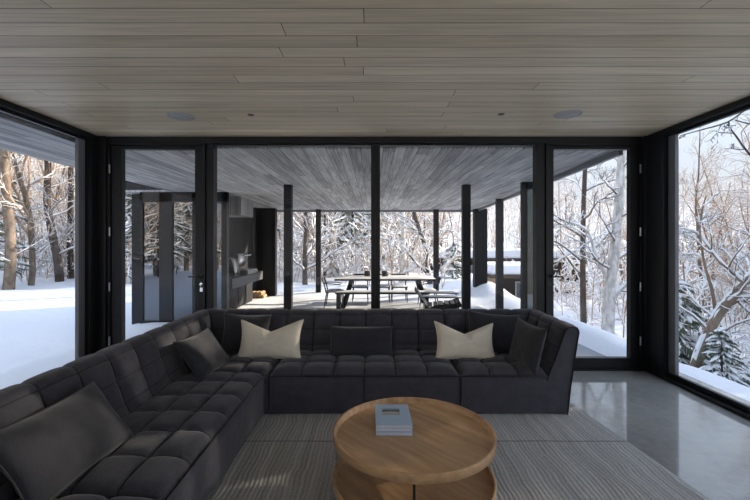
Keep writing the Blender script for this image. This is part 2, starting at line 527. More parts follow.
def door(name, x0, x1, g0, g1, hx, hdir):
    r = empty(name, ((x0 + x1) / 2, YW, 0)); tag(r, kind='structure')
    c = (x0 + x1) / 2
    zt, zb = ZC - .08, .0
    gz0, gz1 = EYE - (357 - 242) / 400 * YW, EYE + (242 - 150) / 400 * YW
    fr = M().box(x0 - c, x0 - c + .03, -.07, .07, 0, zt).box(x1 - c - .03, x1 - c, -.07, .07, 0, zt)
    fr.box(x0 - c + .03, x1 - c - .03, -.07, .07, zt - .02, zt + .01).box(x0 - c + .03, x1 - c - .03, -.07, .07, 0, .02)
    fr.build('door_jamb', m_black, r, bevel=.003)
    lf = M().box(x0 - c + .034, g0 - c, -.045, .03, .022, zt - .022).box(g1 - c, x1 - c - .034, -.045, .03, .022, zt - .022)
    lf.box(g0 - c, g1 - c, -.045, .03, .022, gz0).box(g0 - c, g1 - c, -.045, .03, gz1, zt - .022)
    leaf = lf.build('door_leaf', m_black, r, bevel=.003)
    M().box(g0 - c - .005, g1 - c + .005, -.004, .004, gz0 - .005, gz1 + .005).build('glass_pane', m_glass, r)
    # hinges
    hgx = (x0 - c + .032) if hdir < 0 else (x1 - c - .032)
    for hz in (.35, .98, 1.62, 2.35):
        M().cyl((hgx, -.075), .009, hz - .05, hz + .05, 10).build('hinge', m_steel, r, smooth=False)
    z = EYE - (276 - 242) / 400 * YW
    h = M().box(hx - c - .018, hx - c + .018, -.054, -.045, z - .02, z + .02)
    h.tube([(hx - c, -.05, z), (hx - c, -.10, z)], .009, 10)
    h.tube([(hx - c, -.10, z), (hx - c + hdir * .13, -.10, z)], .009, 10)
    h.build('door_handle', m_blackmetal, r, smooth=True)
    l = M().tube([(hx - c, -.045, z - .09), (hx - c, -.056, z - .09)], .017, 16)
    l.build('door_lock', m_blackmetal if hdir > 0 else m_chrome, r)
    return r, c, hx, z
door('door_2', wx(543.5), wx(639), wx(552), wx(628), wx(548), 1)
r1, c1_, hx1, z1 = door('door_1', wx(111), wx(207.5), wx(124), wx(196.5), wx(203), -1)
k = M().box(hx1 - c1_ - .004, hx1 - c1_ + .004, -.08, -.056, z1 - .105, z1 - .085)
k.tube([(hx1 - c1_, -.07, z1 - .10), (hx1 - c1_ + .01, -.075, z1 - .135)], .003, 6)
k.box(hx1 - c1_ - .004, hx1 - c1_ + .028, -.077, -.073, z1 - .175, z1 - .13)
tag(k.build('keys', m_chrome, None, loc=(c1_, YW, 0)), 'small silver keys hanging in the lock of the left glass door', 'keys')

def side_window(name, sx):
    x = sx * XW
    r = empty(name, (x, 0, 0)); tag(r, kind='structure')
    y0, y1 = -2.2, YW - (.34 if sx > 0 else .20)
    f = M()
    a, b = sorted((-sx * .03, sx * .12))
    f.box(a, b, y0, y1, 0, .035).box(a, b, y0, y1, ZC - .055, ZC + .02)      # sill, head
    f.box(a, b, y1 - .03, y1, .035, ZC - .055).box(a, b, y0, y0 + .06, .035, ZC - .055)
    a2, b2 = sorted((sx * .02, sx * .10))
    a2, b2 = sorted((sx * .02, sx * .062))
    f.box(a2, b2, y0 + .06, y1 - .03, .035, .085).box(a2, b2, y0 + .06, y1 - .03, ZC - .085, ZC - .055)
    f.build('window_frame', m_black, r, bevel=.004)
    s_ = M().box(a2, b2, y1 - .13, y1 - .03, .085, ZC - .085)
    s_.build('window_stile', simple('grey_stile', (.14, .145, .16), .4, .1), r, bevel=.004)
    M().box(sx * .055 - .004, sx * .055 + .004, y0 + .05, y1 - .125, .08, ZC - .08).build('glass_pane', m_glass, r)
side_window('window_3', -1)
side_window('window_4', 1)

# ceiling fittings
def speaker(x, y, label):
    r = empty('ceiling_speaker', (x, y, ZC)); tag(r, label, 'ceiling speaker')
    M().lathe([(.0, -.006), (.105, -.008), (.108, -.004)], 40).build('grille', m_white, r, smooth=True)
    M().lathe([(.108, 0), (.108, -.010), (.125, -.007), (.13, 0)], 40).build('rim', m_white, r, smooth=True)
for x_, y_, lb in ((-1.86, 3.90, 'round white in-ceiling speaker above the left glass door'), (1.88, 3.84, 'round white in-ceiling speaker above the right glass door')):
    speaker(x_, y_, lb)
def pinhole(x, y, label):
    r = empty('recessed_downlight', (x, y, ZC)); tag(r, label, 'downlight')
    M().lathe([(.0, -.001), (.02, -.002), (.024, -.004), (.03, -.004), (.032, 0)], 24).build('trim_ring', m_blackmetal, r, smooth=True)
pinhole(-1.17, 3.86, 'tiny black recessed downlight beside the left ceiling speaker')
pinhole(1.24, 3.84, 'tiny black recessed downlight beside the right ceiling speaker')

# ------------------------------------------------------------------ setting: covered terrace
ZS = 2.62
struct('terrace_paving', M().box(1.35, 3.86, 4.86, 8.5, -.55, -.30), simple('grey_paving', (.23, .24, .26), .45, .1, 3))
def prism(m, poly, z0, z1):
    n = len(poly)
    vs = [(x, y, z0) for x, y in poly] + [(x, y, z1) for x, y in poly]
    fs = [tuple(range(n - 1, -1, -1)), tuple(range(n, 2 * n))] + [(i, (i + 1) % n, n + (i + 1) % n, n + i) for i in range(n)]
    return m.add(vs, fs)
roof_poly = [(-4.48, -4), (-XW - .14, -4), (-XW - .14, YW + .09), (2.99, YW + .09), (3.62, 14.0), (-5.6, 14.0), (-5.6, 9.0), (-4.48, 9.0)]
struct('terrace_soffit', prism(M(), roof_poly, ZS, ZS + .05), m_soffit)
struct('terrace_roof', prism(M(), roof_poly, ZS + .05, ZS + .35), m_post)
struct('house_roof', M().box(-XW - .13, XW + .16, YB - .2, YW + .08, ZC + .13, ZC + .45), m_post)
fas = M().bar((3.00, YW + .1, ZS + .12), (3.64, 14.02, ZS + .12), .05, .38).bar((3.64, 14.02, ZS + .12), (-5.6, 14.02, ZS + .12), .05, .38)
struct('roof_fascia', fas, simple('grey_metal_fascia', (.20, .21, .22), .5, .1))
rs = prism(M(), [(-4.5, 4.9), (2.95, 4.9), (3.6, 13.9), (-5.5, 13.9), (-5.5, 9.1), (-4.5, 9.1)], ZS + .35, ZS + .62)
tag(rs.build('roof_snow', m_snow), 'thick snow lying on the terrace roof', 'snow', kind='stuff')

def post(x, y, w_, d_, label, zt=ZS, z0=DECK - .15):
    o = M().box(-w_ / 2, w_ / 2, -d_ / 2, d_ / 2, z0, zt).build('terrace_post', m_post, None, loc=(x, y, 0))
    return tag(o, label, 'post')
post(wx(288.3, 7.86), 7.86, .15, .15, 'slim black terrace post standing left of the outdoor dining table, nearest the sofa')
post(wx(466, 7.86), 7.86, .15, .15, 'slim black terrace post right of the slatted lounge chair, nearest the sofa')
post(wx(318.5, 13.8), 13.8, .17, .17, 'slim black post at the far terrace edge behind the left end chair')
post(wx(436, 13.8), 13.8, .17, .17, 'slim black post at the far terrace edge behind the right end chair')
post(wx(480, 13.6), 13.6, .42, .30, 'wide charcoal pier at the far right terrace corner')
post(wx(499.5, 10.4), 10.4, .17, .14, 'narrow charcoal pier at the right terrace edge, middle of the row')
post(wx(523.8, 7.5), 7.5, .09, .10, 'charcoal pier at the right terrace edge, nearest the glass door')
o = M().box(-.12, .12, -.01, .01, DECK - .1, ZS).build('glass_screen', m_glass_green, None, loc=(wx(531, 7.5) + .02, 7.42, 0))
tag(o, 'narrow dark glass screen tinted with the green of reflected trees, beside the nearest right pier', 'glass screen')

# left wing (faces the room) with dark glazing, and the outdoor kitchen behind it
struct('wall_wing', M().box(-5.6, -4.9, 9.32, 14.0, DECK - .2, ZS), m_cab)
struct('wall_end', M().box(-4.88, -3.2, 13.2, 13.5, DECK - .2, ZS), m_cab)
struct('wall_kitchen', M().box(-4.15, -3.96, 9.32, 13.19, DECK - .2, ZS), m_cab)
wg = empty('window_5', (0, 9.0, 0)); tag(wg, kind='structure')
def wpx(p): return wx(p, 9.0)
f = M()
for a, b in ((141, 143.5), (160, 173), (193, 199), (222, 227.5)):
    f.box(wpx(a), wpx(b), -.04, .10, DECK - .2, ZS)
f.box(wpx(141), wpx(227.5), -.04, .08, ZS - .22, ZS).box(wpx(141), wpx(227.5), -.04, .08, DECK - .2, DECK + .02)
f.build('window_frame', m_black, wg)
for a, b in ((143.5, 160), (173, 193), (199, 222)):
    M().box(wpx(a), wpx(b), 0, .01, DECK + .02, ZS - .22).build('glass_pane', m_glass_dark, wg)
struct('wall_wing_front', M().box(-5.2, -3.45, 9.27, 9.29, DECK - .2, ZS), m_cab)

# kitchen: hood, counter, cabinets, grill, firewood
tag(M().box(-3.95, -3.24, 9.9, 10.9, 2.17, ZS - .002).build('wall_box', m_soffit, None), 'grey board-clad box under the soffit above the outdoor grill', 'bulkhead')
tag(M().box(-3.95, -3.25, 9.3, 11.9, .40, .64).build('outdoor_counter', m_stone, None, bevel=.006), 'thick grey concrete counter carrying the steel grill', 'counter')
cb = empty('outdoor_cabinet', (-3.75, 10.7, 0)); tag(cb, 'low charcoal cabinet run under the concrete counter', 'cabinet')
M().box(-.2, .16, -1.3, 1.3, DECK - .05, .399).build('body', m_cab, cb)
for i in range(4):
    d = M().box(.162, .18, -1.28 + i * .65, -1.28 + i * .65 + .62, DECK + .08, .37).build('door', m_post, cb, bevel=.003)
    M().box(.181, .195, -1.28 + i * .65 + .55, -1.28 + i * .65 + .565, .05, .25).build('handle', m_blackmetal, d)
gr = empty('gas_grill', (-3.58, 11.0, .64)); tag(gr, 'stainless steel built-in grill with open lid on concrete counter', 'grill')
M().box(-.30, .30, -.42, .42, 0, .10).box(-.28, .25, -.38, .38, .10, .12).build('firebox', m_steel, gr, bevel=.01)
lid = M()
for kx in range(8):
    a0, a1 = PI * .02 + kx / 8 * PI * .62, PI * .02 + (kx + 1) / 8 * PI * .62
    lid.bar((-.30 + .34 * math.sin(a0) * .8, 0, .12 + .30 - .30 * math.cos(a0)), (-.30 + .34 * math.sin(a1) * .8, 0, .12 + .30 - .30 * math.cos(a1)), .80, .015, up=(1, 0, .2))
lid2 = M().grid(lambda u, v: (-.28 + .40 * math.sin(u * 1.9) * .75, -.40 + .8 * v, .14 + .36 * (1 - math.cos(u * 1.7))), 12, 2)
ld = lid2.build('lid', m_steel, gr, smooth=True)
sm = ld.modifiers.new('solid', 'SOLIDIFY'); sm.thickness = .02
M().tube([(.10, -.3, .50), (.16, -.3, .50), (.16, .3, .50), (.10, .3, .50)], .014, 8).build('handle', m_chrome, ld)
for i in range(5):
    M().tube([(.30, -.32 + i * .16, .05), (.335, -.32 + i * .16, .05)], .028, 12).build('knob', m_chrome, gr)
sd = M().box(-.18, .18, -.16, .16, 0, .04)
rcv = M().grid(lambda u, v: (.16 * math.cos(u * PI) * 1.05, -.2 + .4 * v, .04 + .42 * math.sin(u * PI)), 14, 2)
sb_ = empty('covered_burner', (-3.62, 10.2, .64)); tag(sb_, 'small domed steel burner cover standing beside the grill', 'burner')
sd.build('base', m_steel, sb_, bevel=.005)
q = rcv.build('cover', m_steel, sb_, smooth=True); q.modifiers.new('s', 'SOLIDIFY').thickness = .015
# flat black panel on the return wall, painting in the shade of a niche
nf = M().box(-.28, .28, -.03, .0, -.28, 1.25)
tag(M().box(-.16, .16, -.03, .0, -.02, 1.3).build('niche_panel', m_niche_shade, None, loc=(-3.42, 13.198, .35)), 'tall flat black panel painting a shaded niche onto the charcoal end wall', 'niche')
random.seed(5)
n_ = 0
for row in range(2):
    for i in range(5 - row):
        rr_ = .055 + random.random() * .015
        o = M().tube([(0, -.2, 0), (0, .2, 0)], [rr_, rr_ * .95], 7).build('firewood_log', m_log, None, loc=(-3.95 + row * .06 + i * .125, 12.75, DECK + .06 + row * .105))
        o.rotation_euler = (0, random.random() * 3, random.uniform(-.06, .06))
        tag(o, 'split firewood log in the stack against the charcoal end wall', 'firewood', 'stacked firewood logs')

# neighbouring low buildings
def shed(name, x0, x1, y0, y1, zb, zt, label, snow_t=.35, win=(), over=.35):
    r = empty(name, ((x0 + x1) / 2, y0, 0)); tag(r, label, 'building')
    c = (x0 + x1) / 2
    M().box(x0 - c, x1 - c, 0, y1 - y0, zb - .6, zt).build('wall', m_shed, r)
    M().box(x0 - c - over, x1 - c + over, -over, y1 - y0 + over, zt, zt + .16).build('roof', m_bark_dark, r)
    s_ = M().box(x0 - c - over, x1 - c + over, -over, y1 - y0 + over, zt + .16, zt + .16 + snow_t).build('snow', m_snow, r, bevel=.12, segs=3)
    for a, b, z0, z1_ in win:
        M().box(a - c, b - c, -.03, .02, z0, z1_).build('window', m_glass_dark, r)
        M().box(a - c - .06, b - c + .06, -.02, .01, z0 - .06, z1_ + .06).build('window_trim', m_white, r)
shed('garden_shed', 5.2, 6.9, 16.6, 19, -1.5, .02, 'low tan timber shed with snowy roof just beyond the right terrace piers', .38, [(6.0, 6.4, -.9, -.2)])
shed('neighbour_house', 3.6, 13.5, 25, 31, -1.4, .35, 'long low timber building with snowy roof behind the shed', .5, [(5.5, 6.5, -.9, .0), (8.2, 9.4, -.9, 0)])

# ------------------------------------------------------------------ trees
class TubeBatch:
    """many tapered polylines -> one quad mesh"""
    def __init__(s): s.V, s.F, s.n = [], [], 0
    def add(s, pts, rs, n):
        P = np.array(pts, dtype=float)
        R = np.array(rs, dtype=float)
        D = np.gradient(P, axis=0)
        D /= np.linalg.norm(D, axis=1)[:, None] + 1e-9
        ref = np.array([0, 0, 1.0]) if abs(D[0, 2]) < .9 else np.array([1.0, 0, 0])
        X = np.cross(D, ref); X /= np.linalg.norm(X, axis=1)[:, None] + 1e-9
        Yv = np.cross(D, X)
        a = np.arange(n) * 2 * PI / n
        ring = P[:, None, :] + (X[:, None, :] * np.cos(a)[None, :, None] + Yv[:, None, :] * np.sin(a)[None, :, None]) * R[:, None, None]
        s.V.append(ring.reshape(-1, 3))
        m = len(P)
        i = np.arange(m - 1)[:, None] * n; k = np.arange(n)[None, :]; k2 = (k + 1) % n
        s.F.append(np.stack([i + k, i + k2, i + n + k2, i + n + k], -1).reshape(-1, 4) + s.n)
        s.n += m * n
    def arrays(s): return np.concatenate(s.V), np.concatenate(s.F)

def wander(rng, p, d, L, seg, jit, grav):
    pts = [np.array(p, float)]
    d = np.array(d, float)
    for i in range(seg):
        d = d + rng.normal(0, jit, 3) + np.array([0, 0, grav])
        d /= np.linalg.norm(d)
        pts.append(pts[-1] + d * L / seg)
    return pts
def side_dir(rng, d, ang, up):
    d = np.array(d) / np.linalg.norm(d)
    r = rng.normal(0, 1, 3); r -= d * r.dot(d); r /= np.linalg.norm(r)
    v = d * math.cos(ang) + r * math.sin(ang) + np.array([0, 0, up])
    return v / np.linalg.norm(v)
def branch_set(rng, trunk_pts, trunk_r, n1, start, L1, levels=3, tight=1.0):
    """returns wood list [(lvl, pts, rs)]"""
    out = [(0, trunk_pts, trunk_r)]
    T = np.array(trunk_pts); H = len(T) - 1
    for i in range(n1):
        t = start + (1 - start) * (i + rng.random()) / n1
        f = t * H; k = min(H - 1, int(f)); p = T[k] + (T[k + 1] - T[k]) * (f - k)
        tr = trunk_r[k] * (1 - (f - k)) + trunk_r[k + 1] * (f - k)
        d = side_dir(rng, T[k + 1] - T[k], rng.uniform(.7, 1.25), .15)
        L = L1 * (1.1 - .75 * t) * rng.uniform(.7, 1.25)
        r0 = min(tr * .6, .012 + L * .014)
        b = wander(rng, p, d, L, 5, .16, .03)
        out.append((1, b, np.linspace(r0, .006, 6)))
        B = np.array(b)
        n2 = int(4 + L * 2.2 * tight)
        for j in range(n2):
            t2 = rng.uniform(.2, 1.0) * 5; k2 = min(4, int(t2)); p2 = B[k2] + (B[k2 + 1] - B[k2]) * (t2 - k2)
            L2 = L * rng.uniform(.22, .5)
            c = wander(rng, p2, side_dir(rng, B[k2 + 1] - B[k2], rng.uniform(.5, 1.0), .1), L2, 4, .2, .02)
            out.append((2, c, np.linspace(max(.007, r0 * .45), .005, 5)))
            if levels > 2:
                C = np.array(c)
                for q in range(int(3 + L2 * 3)):
                    t3 = rng.uniform(.2, 1.0) * 4; k3 = min(3, int(t3)); p3 = C[k3] + (C[k3 + 1] - C[k3]) * (t3 - k3)
                    e_ = wander(rng, p3, side_dir(rng, C[k3 + 1] - C[k3], rng.uniform(.4, .9), .1), L2 * rng.uniform(.3, .6), 2, .2, .0)
                    out.append((3, e_, [.006, .005, .004]))
    return out
SN = {0: 8, 1: 5, 2: 3, 3: 3}
def tree_from(name, wood, rng, m_tr, m_br, snow=1.0, twig_snow=.6):
    root = empty(name)
    tb, bb, sb = TubeBatch(), TubeBatch(), TubeBatch()
    for lvl, pts, rs in wood:
        (tb if lvl == 0 else bb).add(pts, rs, SN[lvl])
        P = np.array(pts, float)
        D = np.gradient(P, axis=0); D /= np.linalg.norm(D, axis=1)[:, None] + 1e-9
        flat = float(np.mean(np.sqrt(1 - np.clip(D[:, 2] ** 2, 0, 1))))
        if lvl == 0:
            if flat < .45: continue
        elif rng.random() > (1.0 if lvl == 1 else twig_snow): continue
        R = np.array(rs, float)
        sr = (R * .62 + (.009 if lvl < 2 else .006 if lvl < 3 else .003)) * snow * (0.3 + .7 * flat) * rng.uniform(.75, 1.2, len(R))
        Q = P + np.array([0, 0, 1.0])[None] * (R * .5 + sr * .6)[:, None]
        sb.add(Q, sr, 5 if lvl < 2 else 3)
    np_mesh('trunk', *tb.arrays(), m_tr, root, smooth=True)
    np_mesh('branches', *bb.arrays(), m_br, root)
    np_mesh('snow', *sb.arrays(), m_snow_light, root, smooth=True)
    return root
def bare_tree(name, seed, H, r0, n1, m_tr, m_br, L1=None, start=.15, lean=0, jit=.05, levels=3):
    rng = np.random.default_rng(seed)
    d = np.array([math.sin(lean), 0, math.cos(lean)])
    tp = wander(rng, (0, 0, -.4), d, H, 12, jit, .0)
    tr = np.linspace(r0, .02, 13)
    return tree_from(name, branch_set(rng, tp, tr, n1, start, L1 or H * .30, levels), rng, m_tr, m_br)
def conifer(name, seed, H, R, whorls, snow_amt=1.0):
    rng = np.random.default_rng(seed)
    root = empty(name)
    tb = TubeBatch(); tp = wander(rng, (0, 0, -.4), (0, 0, 1), H + .4, 8, .015, .02)
    tb.add(tp, np.linspace(H * .012 + .02, .015, 9), 8)
    np_mesh('trunk', *tb.arrays(), m_bark_dark, root, smooth=True)
    FV, FF = [], []; sb = TubeBatch()
    for w_ in range(whorls):
        t = .12 + .87 * (w_ / whorls) ** .95
        z = t * H; L = R * (1 - t) ** .8 + .12
        nb = 5 + int(rng.random() * 3)
        for b in range(nb):
            a = rng.random() * 2 * PI
            d = np.array([math.cos(a), math.sin(a), rng.uniform(-.25, .15)])
            pts = wander(rng, (tp[4][0] * t, tp[4][1] * t, z + rng.uniform(-.1, .1)), d, L * rng.uniform(.75, 1.15), 5, .06, -.09)
            P = np.array(pts)
            for s_ in range(int(10 + L * 9)):
                f = rng.uniform(.12, 1) * 5; k = min(4, int(f)); p = P[k] + (P[k + 1] - P[k]) * (f - k)
                dd = P[k + 1] - P[k]; dd = dd / np.linalg.norm(dd)
                sd = np.cross(dd, [0, 0, 1]) * rng.choice([-1, 1])
                v = dd * .8 + sd * rng.uniform(.4, 1) + np.array([0, 0, rng.uniform(-.55, .0)])
                v /= np.linalg.norm(v)
                l = (.10 + .16 * L) * rng.uniform(.6, 1.2); wv = np.cross(v, rng.normal(0, 1, 3)); wv = wv / np.linalg.norm(wv) * .022 * (1 + L * .3)
                n0 = sum(len(x) for x in FV)
                FV.append(np.array([p - wv, p + wv, p + v * l + wv * .4, p + v * l - wv * .4])); FF.append([n0, n0 + 1, n0 + 2, n0 + 3]) if False else FF.append(None)
            i0, i1 = sorted(rng.uniform(0, 1, 2))
            ts = np.linspace(.15, 1.0, 6) * 5
            Q = []
            for f in ts:
                k = min(4, int(f)); Q.append(P[k] + (P[k + 1] - P[k]) * (f - k) + np.array([0, 0, .03 + .02 * L]))
            if rng.random() < .85 * snow_amt:
                sb.add(Q, np.array([.02, .045, .055, .05, .04, .012]) * (.5 + .5 * min(L, 1.6)) * rng.uniform(.35, 1.5, 6), 5)
                for e_ in range(4):
                    k = rng.integers(1, 4); sd = np.cross(P[k + 1] - P[k], [0, 0, 1]); sd = sd / np.linalg.norm(sd) * rng.choice([-1, 1])
                    q0 = P[k] + np.array([0, 0, .03]); q2 = q0 + (sd * .7 + (P[k + 1] - P[k]) / np.linalg.norm(P[k + 1] - P[k]) * .7 + np.array([0, 0, -.2])) * L * .3
                    sb.add([q0, (q0 + q2) / 2 + np.array([0, 0, .02]), q2], np.array([.02, .035, .010]) * (.5 + .5 * min(L, 1.6)), 5)
    FVa = np.concatenate(FV); n4 = len(FVa) // 4
    np_mesh('foliage', FVa, np.arange(n4 * 4).reshape(n4, 4), m_needle, root)
    np_mesh('snow', *sb.arrays(), m_snow_light, root, smooth=True)
    return root

protos = {
    'oak':   [bare_tree('bare_tree', 11 + i, 11 + i * .8, .13, 20, m_bark, m_twig) for i in range(4)],
    'slim':  [bare_tree('bare_tree', 31 + i, 9 + i, .065, 18, m_bark, m_twig, L1=2.2, start=.08) for i in range(4)],
    'fir':   [conifer('fir_tree', 51 + i, 9 + i * 2, 2.1 + i * .2, 26) for i in range(3)],
}
used = set()
def plant(kind, i, x, y, label, group=None, s=1.0, rz=None, z=None, cat='tree'):
    p = protos[kind][i]
    o = p if p.name not in used else dup(p)
    used.add(p.name)
    o.location = (x, y, ground(x, y) if z is None else z)
    o.rotation_euler = (0, 0, random.random() * 6.28 if rz is None else rz)
    o.scale = (s, s, s)
    return tag(o, label, cat, group)

# custom foreground trees -----------------------------------------------------------------
def seq(rng, pts, r0, r1, lvl=0, steps=4):
    """smooth polyline through given points"""
    out = []
    P = [Vector(p) for p in pts]
    for i in range(len(P) - 1):
        a, b, c, d = P[max(i - 1, 0)], P[i], P[i + 1], P[min(i + 2, len(P) - 1)]
        for k in range(steps):
            t = k / steps
            out.append(.5 * ((2 * b) + (c - a) * t + (2 * a - 5 * b + 4 * c - d) * t * t + (3 * b - a - 3 * c + d) * t ** 3))
    out.append(P[-1])
    return [tuple(q) for q in out], list(np.linspace(r0, r1, len(out)))
def custom_tree(name, seed, base, trunks, label, m_tr, m_br, snow=1.0, n1=10, L1=1.2, start=.2, cat='tree'):
    rng = np.random.default_rng(seed)
    wood = []
    for n, (pts, r0, r1) in enumerate(trunks):
        loc = [tuple(Vector(p) - Vector(base)) for p in pts]
        tp, tr = seq(rng, loc, r0, r1)
        wood += branch_set(rng, tp, tr, n1 if n == 0 else max(4, n1 // 2), start, L1 * (1 if n == 0 else .7), 3)
    r = tree_from(name, wood, rng, m_tr, m_br, snow)
    r.location = base
    return tag(r, label, cat)
def gp(pxx, Y):
    x = (pxx - 372) / 400 * Y
    return Vector((x, Y, ground(x, Y) - .3))
# right window: leaning snow-laden trunk
b = px(688, 392, 9.0)
custom_tree('leaning_tree', 7, b, [
    ([b, px(700, 352, 9.0), px(716, 318, 9.0), px(735, 294, 8.8), px(760, 268, 8.6), px(800, 235, 8.4)], .12, .08),
    ([px(716, 316, 9.0), px(712, 290, 9.05), px(704, 262, 9.1), px(700, 225, 9.1), px(706, 196, 9.1)], .04, .01),
    ([px(745, 284, 8.7), px(720, 262, 8.9), px(700, 236, 9.2), px(684, 228, 9.3)], .045, .01),
    ([px(722, 310, 9.0), px(742, 300, 9.2), px(770, 312, 9.3)], .06, .03)],
    'thick snow-laden tree trunk leaning low across the right side window', m_bark, m_bark, 1.6, 12, 1.5)
# right window: tree out of frame whose boughs hang into the top of the window
b = gp(830, 7.2)
custom_tree('overhanging_tree', 8, b, [
    ([b, px(835, 300, 7.2), px(822, 200, 7.2), px(812, 100, 7.2), px(800, 0, 7.2)], .14, .07),
    ([px(812, 100, 7.2), px(780, 96, 7.2), px(748, 108, 7.2), px(727, 122, 7.2), px(700, 130, 7.3), px(679, 136, 7.4)], .035, .008),
    ([px(815, 180, 7.2), px(770, 172, 7.2), px(748, 152, 7.2), px(736, 136, 7.2), px(727, 124, 7.2)], .03, .009),
    ([px(812, 110, 7.2), px(785, 118, 7.2), px(755, 124, 7.3), px(735, 120, 7.3)], .028, .008)],
    'bare dark boughs reaching in across the sky at the top of the right side window', m_bark_dark, m_bark_dark, .8, 8, .8)
# right door: slim dark trunk and pale birch
b = gp(584, 10.5)
custom_tree('slim_dark_tree', 9, b, [
    ([b, px(583, 290, 10.5), px(583, 230, 10.5), px(585, 170, 10.5), px(588, 120, 10.5), px(590, 60, 10.5)], .085, .035),
    ([px(585, 191, 10.5), px(600, 184, 10.5), px(618, 179, 10.5)], .028, .01),
    ([px(584, 228, 10.5), px(566, 222, 10.5), px(553, 214, 10.5)], .03, .01),
    ([px(583, 262, 10.5), px(560, 244, 10.5), px(548, 240, 10.5)], .03, .01)],
    'slim dark tree trunk seen upright through the right glass door', m_bark_dark, m_bark, 1.3, 14, 1.4)
b = gp(607, 9.5)
custom_tree('birch_tree', 10, b, [
    ([b, px(609, 300, 9.5), px(615, 250, 9.5), px(619, 200, 9.5), px(622, 150, 9.5), px(626, 80, 9.5)], .15, .07),
    ([px(612, 290, 9.5), px(596, 255, 9.6), px(588, 232, 9.7), px(570, 222, 9.8)], .05, .015),
    ([px(610, 300, 9.5), px(632, 280, 9.3), px(650, 272, 9.2)], .05, .02)],
    'pale birch trunk leaning slightly, seen through the right glass door', m_birch, m_bark, 1.5, 12, 1.4)
# left window trunks
b = gp(8, 16)
custom_tree('grey_trunk_tree', 12, b, [([b, px(11, 250, 16), px(7, 200, 16), px(4, 150, 16), px(0, 40, 16)], .20, .13)],
    'broad grey trunk nearest the left end of the left side window', m_bark, m_bark, 1.3, 16, 2.2)
b = gp(60, 19)
custom_tree('bent_trunk_tree', 13, b, [([b, px(58, 262, 19), px(52, 232, 19), px(47, 200, 19), px(48, 165, 19), px(46, 90, 19)], .19, .12)],
    'dark trunk with a bend near its foot, middle of the left side window', m_bark_dark, m_bark, 1.5, 16, 2.2)
b = gp(71, 20)
custom_tree('dark_trunk_tree', 14, b, [([b, px(70, 240, 20), px(71, 180, 20), px(69, 80, 20)], .16, .10)],
    'straight dark trunk beside the corner post in the left side window', m_bark_dark, m_bark, 1.3, 16, 2.2)
# behind the terrace: birch with plastered snow, neighbour with dark trunk
b = gp(402, 19)
custom_tree('birch_tree', 15, b, [([b, px(403, 270, 19), px(402, 230, 19), px(401, 180, 19), px(398, 60, 19)], .20, .12)],
    'thick white snow-plastered trunk rising behind the middle of the outdoor table', m_birch, m_bark, 1.6, 16, 2.4)
b = gp(431, 18)
custom_tree('dark_trunk_tree', 16, b, [
    ([b, px(428, 270, 18), px(425, 245, 18), px(418, 225, 18), px(413, 200, 18), px(411, 100, 18)], .13, .07),
    ([px(430, 276, 18), px(415, 262, 18), px(405, 248, 18)], .07, .03)],
    'crooked dark trunk between the white trunk and the far right post', m_bark_dark, m_bark, 1.7, 14, 2.2)
b = gp(305, 18)
custom_tree('dark_trunk_tree', 17, b, [([b, px(305, 260, 18), px(306, 200, 18), px(303, 60, 18)], .13, .08)],
    'upright dark trunk just left of the far left terrace post', m_bark_dark, m_bark, 1.6, 16, 2.4)

# small firs
random.seed(21)
protos['sfir'] = [conifer('small_fir', 71, 2.0, .75, 14, 1.0)]
p_ = px(722, 394, 8.4)
plant('sfir', 0, p_.x, p_.y, 'small snow-covered fir in front of the leaning trunk in the right window', s=.72, z=p_.z)
plant('sfir', 0, wx(453, 20), 20, 'small snow-covered fir behind the far right terrace corner', s=.95)
plant('sfir', 0, wx(676, 10.5), 10.5, 'small snowy fir close to the far edge of the right window', s=1.3)
for k_, (a, Y, s_, lb) in enumerate((                   (-15, 16, .8, 'dark snowy evergreen at the left end of the left window'),
                   (135, 19, .9, 'snowy evergreen seen at the left edge of the left glass door'),
                   (243, 21, .9, 'snowy evergreen just right of the charcoal end wall'),
                   (325, 22, .8, 'snowy evergreen behind the left end chair'),
                   (352, 24, .8, 'snowy evergreen behind the left half of the outdoor table'))):
    plant('fir', k_ % 3, wx(a, Y), Y, lb, s=s_)

# the woods
def clear(x, y):
    if -8 < x < 4.5 and y < 16: return False
    if 4.5 <= x < 12.5 and y < 16: return False
    if 3 < x < 14.5 and 15 < y < 32: return False
    # keep near sight lines to the custom trunks
    return True
cnt = 0
tries = 0
regions = [  # px range, Y range, count, side
    ((-140, 200), (17, 34), 46, 'left'), ((215, 470), (20, 38), 44, 'mid'), ((470, 1100), (10, 36), 72, 'right')]
LAB = {('left', 'b'): ('bare snow-laden tree in the woods across the snowy lawn left of the house', 'bare trees across the left lawn'),
       ('left', 'f'): ('snowy evergreen among the bare trees left of the house', 'evergreens left of the house'),
       ('mid', 'b'): ('bare snow-laden tree in the woods straight behind the terrace', 'bare trees behind the terrace'),
       ('mid', 'f'): ('snowy evergreen deep in the woods behind the terrace', 'evergreens behind the terrace'),
       ('right', 'b'): ('bare snow-laden tree in the sunlit woods down right of the house', 'bare trees right of the house'),
       ('right', 'f'): ('snowy evergreen among the sunlit trees down right of the house', 'evergreens right of the house')}
pts_used = []
